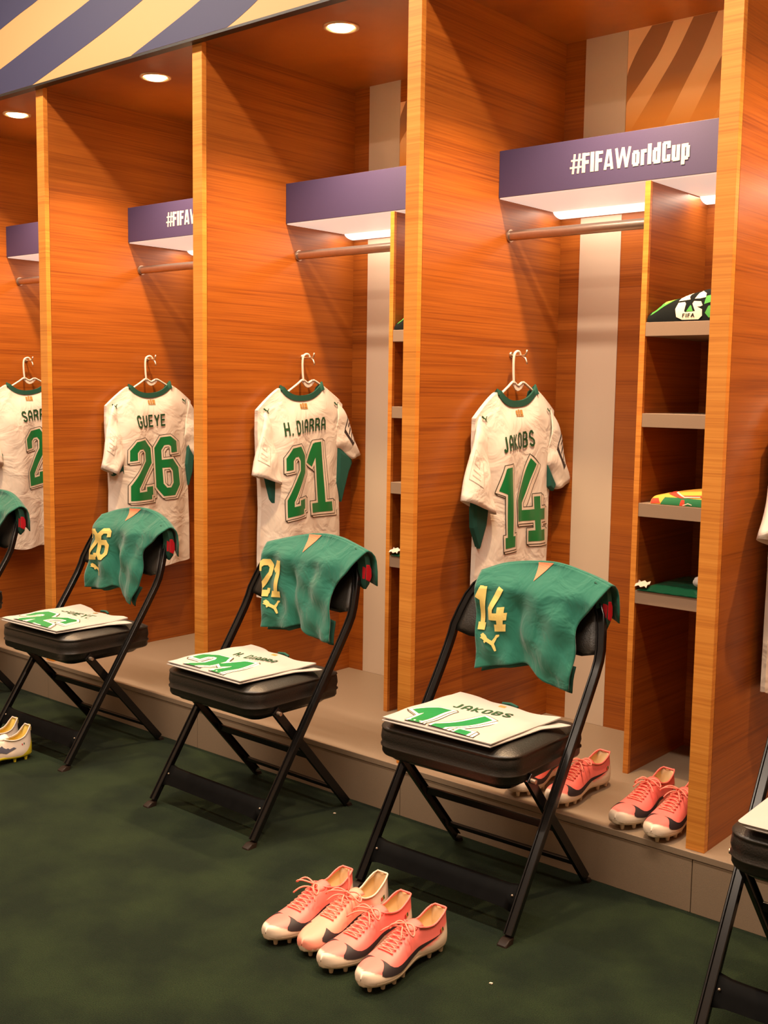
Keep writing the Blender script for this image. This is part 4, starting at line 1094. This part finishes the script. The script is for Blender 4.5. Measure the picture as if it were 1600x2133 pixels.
def towel(dx, label):
    z = SH[0]; hf = lambda u: (.062 + .030 * smooth01(u / .5) - .004 * math.sin(u * 9)) * (.55 + .45 * smooth01(u / .12))
    P_ = lambda pts: [(a + dx, c) for a, c in pts]
    green = [(0, 0, P_([(-.386, 1.600), (-.384, 1.636), (-.350, 1.640), (-.31, 1.655), (-.29, 1.662), (-.31, 1.650), (-.34, 1.630), (-.365, 1.612)])), (1, .0004, P_([(-.352, 1.640), (-.31, 1.655), (-.285, 1.666), (-.285, 1.661), (-.315, 1.648), (-.345, 1.632)])),
             (0, 0, P_([(-.214, 1.628), (-.212, 1.652), (-.16, 1.662), (-.08, 1.658), (-.04, 1.64), (-.10, 1.64), (-.17, 1.64)])), (0, 0, P_([(-.208, 1.602), (-.200, 1.622), (-.175, 1.628), (-.15, 1.615), (-.17, 1.595), (-.195, 1.588)]))]
    X = lambda a: -.304 + a * .088; Zz = lambda c: 1.584 + c * .084
    L = lambda pts: P_([(X(a), Zz(c)) for a, c in pts])
    emb = [(0, .0008, L([(.0, .38), (.06, .60), (.30, .62), (.36, .55), (.34, .30), (.38, .26), (.74, .28), (.60, .55), (.64, .64), (.90, .62), (.98, .48), (.90, .44), (.78, .44), (.98, .34), (1.0, .12), (.88, .0), (.30, .0), (.08, .10)])),
           (0, .0008, L([(.04, .66), (.12, .86), (.30, .95), (.44, .97), (.42, .80), (.48, .70), (.30, .68)])), (0, .0008, L([(.64, .72), (.74, .92), (.86, .99), (1.02, .90), (1.04, .76), (.84, .72)])),
           (2, .0014, L([(.42, .28), (.54, .50), (.58, .46), (.66, .28)]))]
    ftxt = [(0, .0020, L([(.30 + x_ * .44, .08 + y_ * .13) for x_, y_ in q])) for q in [[(0, 0), (.06, 0), (.06, 1), (0, 1)], [(.06, .8), (.2, .8), (.2, 1), (.06, 1)], [(.06, .42), (.17, .42), (.17, .6), (.06, .6)], [(.28, 0), (.35, 0), (.35, 1), (.28, 1)],
            [(.43, 0), (.5, 0), (.5, 1), (.43, 1)], [(.5, .8), (.64, .8), (.64, 1), (.5, 1)], [(.5, .42), (.61, .42), (.61, .6), (.5, .6)], [(.68, 0), (.76, 0), (.87, 1), (.8, 1)], [(.92, 0), (1, 0), (.88, 1), (.81, 1)], [(.76, .25), (.92, .25), (.9, .42), (.78, .42)]]]
    heap('rolled_towel', -.392 + dx, -.006 + dx, YD + .004, .74, z, hf, [BLK], label, 'towel', 'green and black towels on the top side shelves', parts=[('green_print', [LIME, LIME2], green), ('emblem', [OFFW, BLK, LIME], emb), ('emblem_lettering', [BLK], ftxt)])
towel(0, 'black and green towel with a white emblem on the top side shelf')
towel(-1, 'black and green towel on the top side shelf of the middle locker, mostly hidden')
z = SH[2]; hf = lambda u: .014 + .036 * math.sin(math.pi * min(1, max(0, u * .8 + .06))) ** .8
YEL = pbr('yellow_cloth_print', (.80, .42, .05), .8); RED = pbr('red_cloth_print', (.70, .05, .02), .8); GRN = pbr('green_cloth_print', (.01, .16, .05), .8)
heap('folded_bib', -.358, -.02, YD + .006, .70, z, hf, [YEL], 'folded cloth in yellow, red and green on the third side shelf', 'cloth', None,
     parts=[('colour_print', [RED, GRN, OFFW], [(0, 0, [(-.358, 1.031), (-.357, 1.046), (-.335, 1.048), (-.325, 1.034)]), (1, .0, [(-.325, 1.031), (-.315, 1.052), (-.25, 1.054), (-.17, 1.052), (-.05, 1.05), (-.05, 1.031)]),
            (0, .0006, [(-.31, 1.062), (-.30, 1.072), (-.255, 1.060), (-.20, 1.064), (-.12, 1.058), (-.12, 1.053), (-.20, 1.058), (-.262, 1.052), (-.29, 1.058)]), (0, .0006, [(-.262, 1.031), (-.258, 1.048), (-.248, 1.048), (-.244, 1.031)]),
            (2, .0010, [(-.285, 1.066), (-.282, 1.069), (-.25, 1.057), (-.20, 1.060), (-.20, 1.058), (-.25, 1.054)]), (2, .0010, [(-.252, 1.033), (-.235, 1.040), (-.222, 1.036), (-.222, 1.034), (-.235, 1.037), (-.250, 1.031)])])])
GLOSSG = pbr('green_glossy_film', (.006, .055, .028), .12, spec=.8, bump=.8, bscale=30)
FILMW = pbr('clear_white_film', (.6, .55, .45), .2)
def bag(dx, label, bottle=True):
    r = empty('packed_shirt_bag', (-.22 + dx, .55, SH[3])); tag(r, label, 'plastic bag', 'green garments in plastic bags on the lowest side shelf'); o = local(r)
    b = MB(); N = 24; rows = []; rnd = random.Random(3)
    for j in range(N + 1):
        rows.append([(lerp(-.388, -.03, i / N) + dx, lerp(YD - .003, .70, j / N), SH[3] + .002 + .016 * min(1, min(i, N - i, j, N - j) / 3) + .003 * rnd.random()) for i in range(N + 1)])
    b.sheet(rows); rb = [[(x, y, SH[3] + .0008) for x, y, z in q] for q in rows]
    b.loft([[q for q in rb[0]] + [rb[j][-1] for j in range(1, N + 1)] + rb[-1][-2::-1] + [rb[j][0] for j in range(N - 1, 0, -1)], [q for q in rows[0]] + [rows[j][-1] for j in range(1, N + 1)] + rows[-1][-2::-1] + [rows[j][0] for j in range(N - 1, 0, -1)]], caps=False)
    b.build('bag_body', GLOSSG, r, off=o, smooth=True)
    b = MB(); rows = [[(-.394 + dx + .040 * i / 6, YD - .006 + .03 * j / 4, SH[3] + .012 + .008 * ((i * 7 + j * 5) % 3) / 3 + .003 * j) for i in range(7)] for j in range(5)]
    b.sheet(rows); b.build('crumpled_corner', FILMW, r, off=o, solid=.001)
bag(0, 'green garment in a clear plastic bag on the lowest side shelf')
bag(-1, 'green garment in a plastic bag on the middle locker side shelf, mostly hidden')
r = empty('white_sock_roll', (-.165, YD + .05, SH[3] + .021)); tag(r, 'rolled white cloth lying on the green bag on the lowest side shelf', 'rolled cloth'); b = MB(); n = 20
ringf = lambda x, rr: [(x, YD + .05 + rr * math.cos(2 * math.pi * k / n), SH[3] + .042 + rr * .85 * math.sin(2 * math.pi * k / n)) for k in range(n)]
b.loft([ringf(-.222, .008), ringf(-.219, .016), ringf(-.208, .021), ringf(-.12, .022), ringf(-.105, .020), ringf(-.10, .010)]); b.build('roll', JERSEYF, r, off=local(r), smooth=True)
b = MB(); pts = [(-.223, YD + .05 + .004 * t * math.cos(t * 1.6), SH[3] + .042 + .0036 * t * math.sin(t * 1.6)) for t in [k * .2 for k in range(21)]]; b.tube(pts, .0012, 5, up=(1, 0, 0)); b.build('roll_end_seam', JERSEY, r, off=local(r), smooth=True)
for x, y, lb in ((-.161, -.66, 'tiny pale paper scrap on the carpet in front of the number 14 chair'), (-1.138, -.142, 'tiny pale paper scrap on the carpet between two chairs')):
    b = MB(); b.loft([[(-.004, -.003, .001), (.004, -.002, .001), (.003, .003, .001), (-.003, .002, .001)], [(-.004, -.003, .003), (.004, -.002, .004), (.003, .003, .003), (-.003, .002, .003)]])
    o_ = b.build('paper_scrap', OFFW); o_.location = (x, y, 0); tag(o_, lb, 'scrap', 'paper scraps on the carpet')
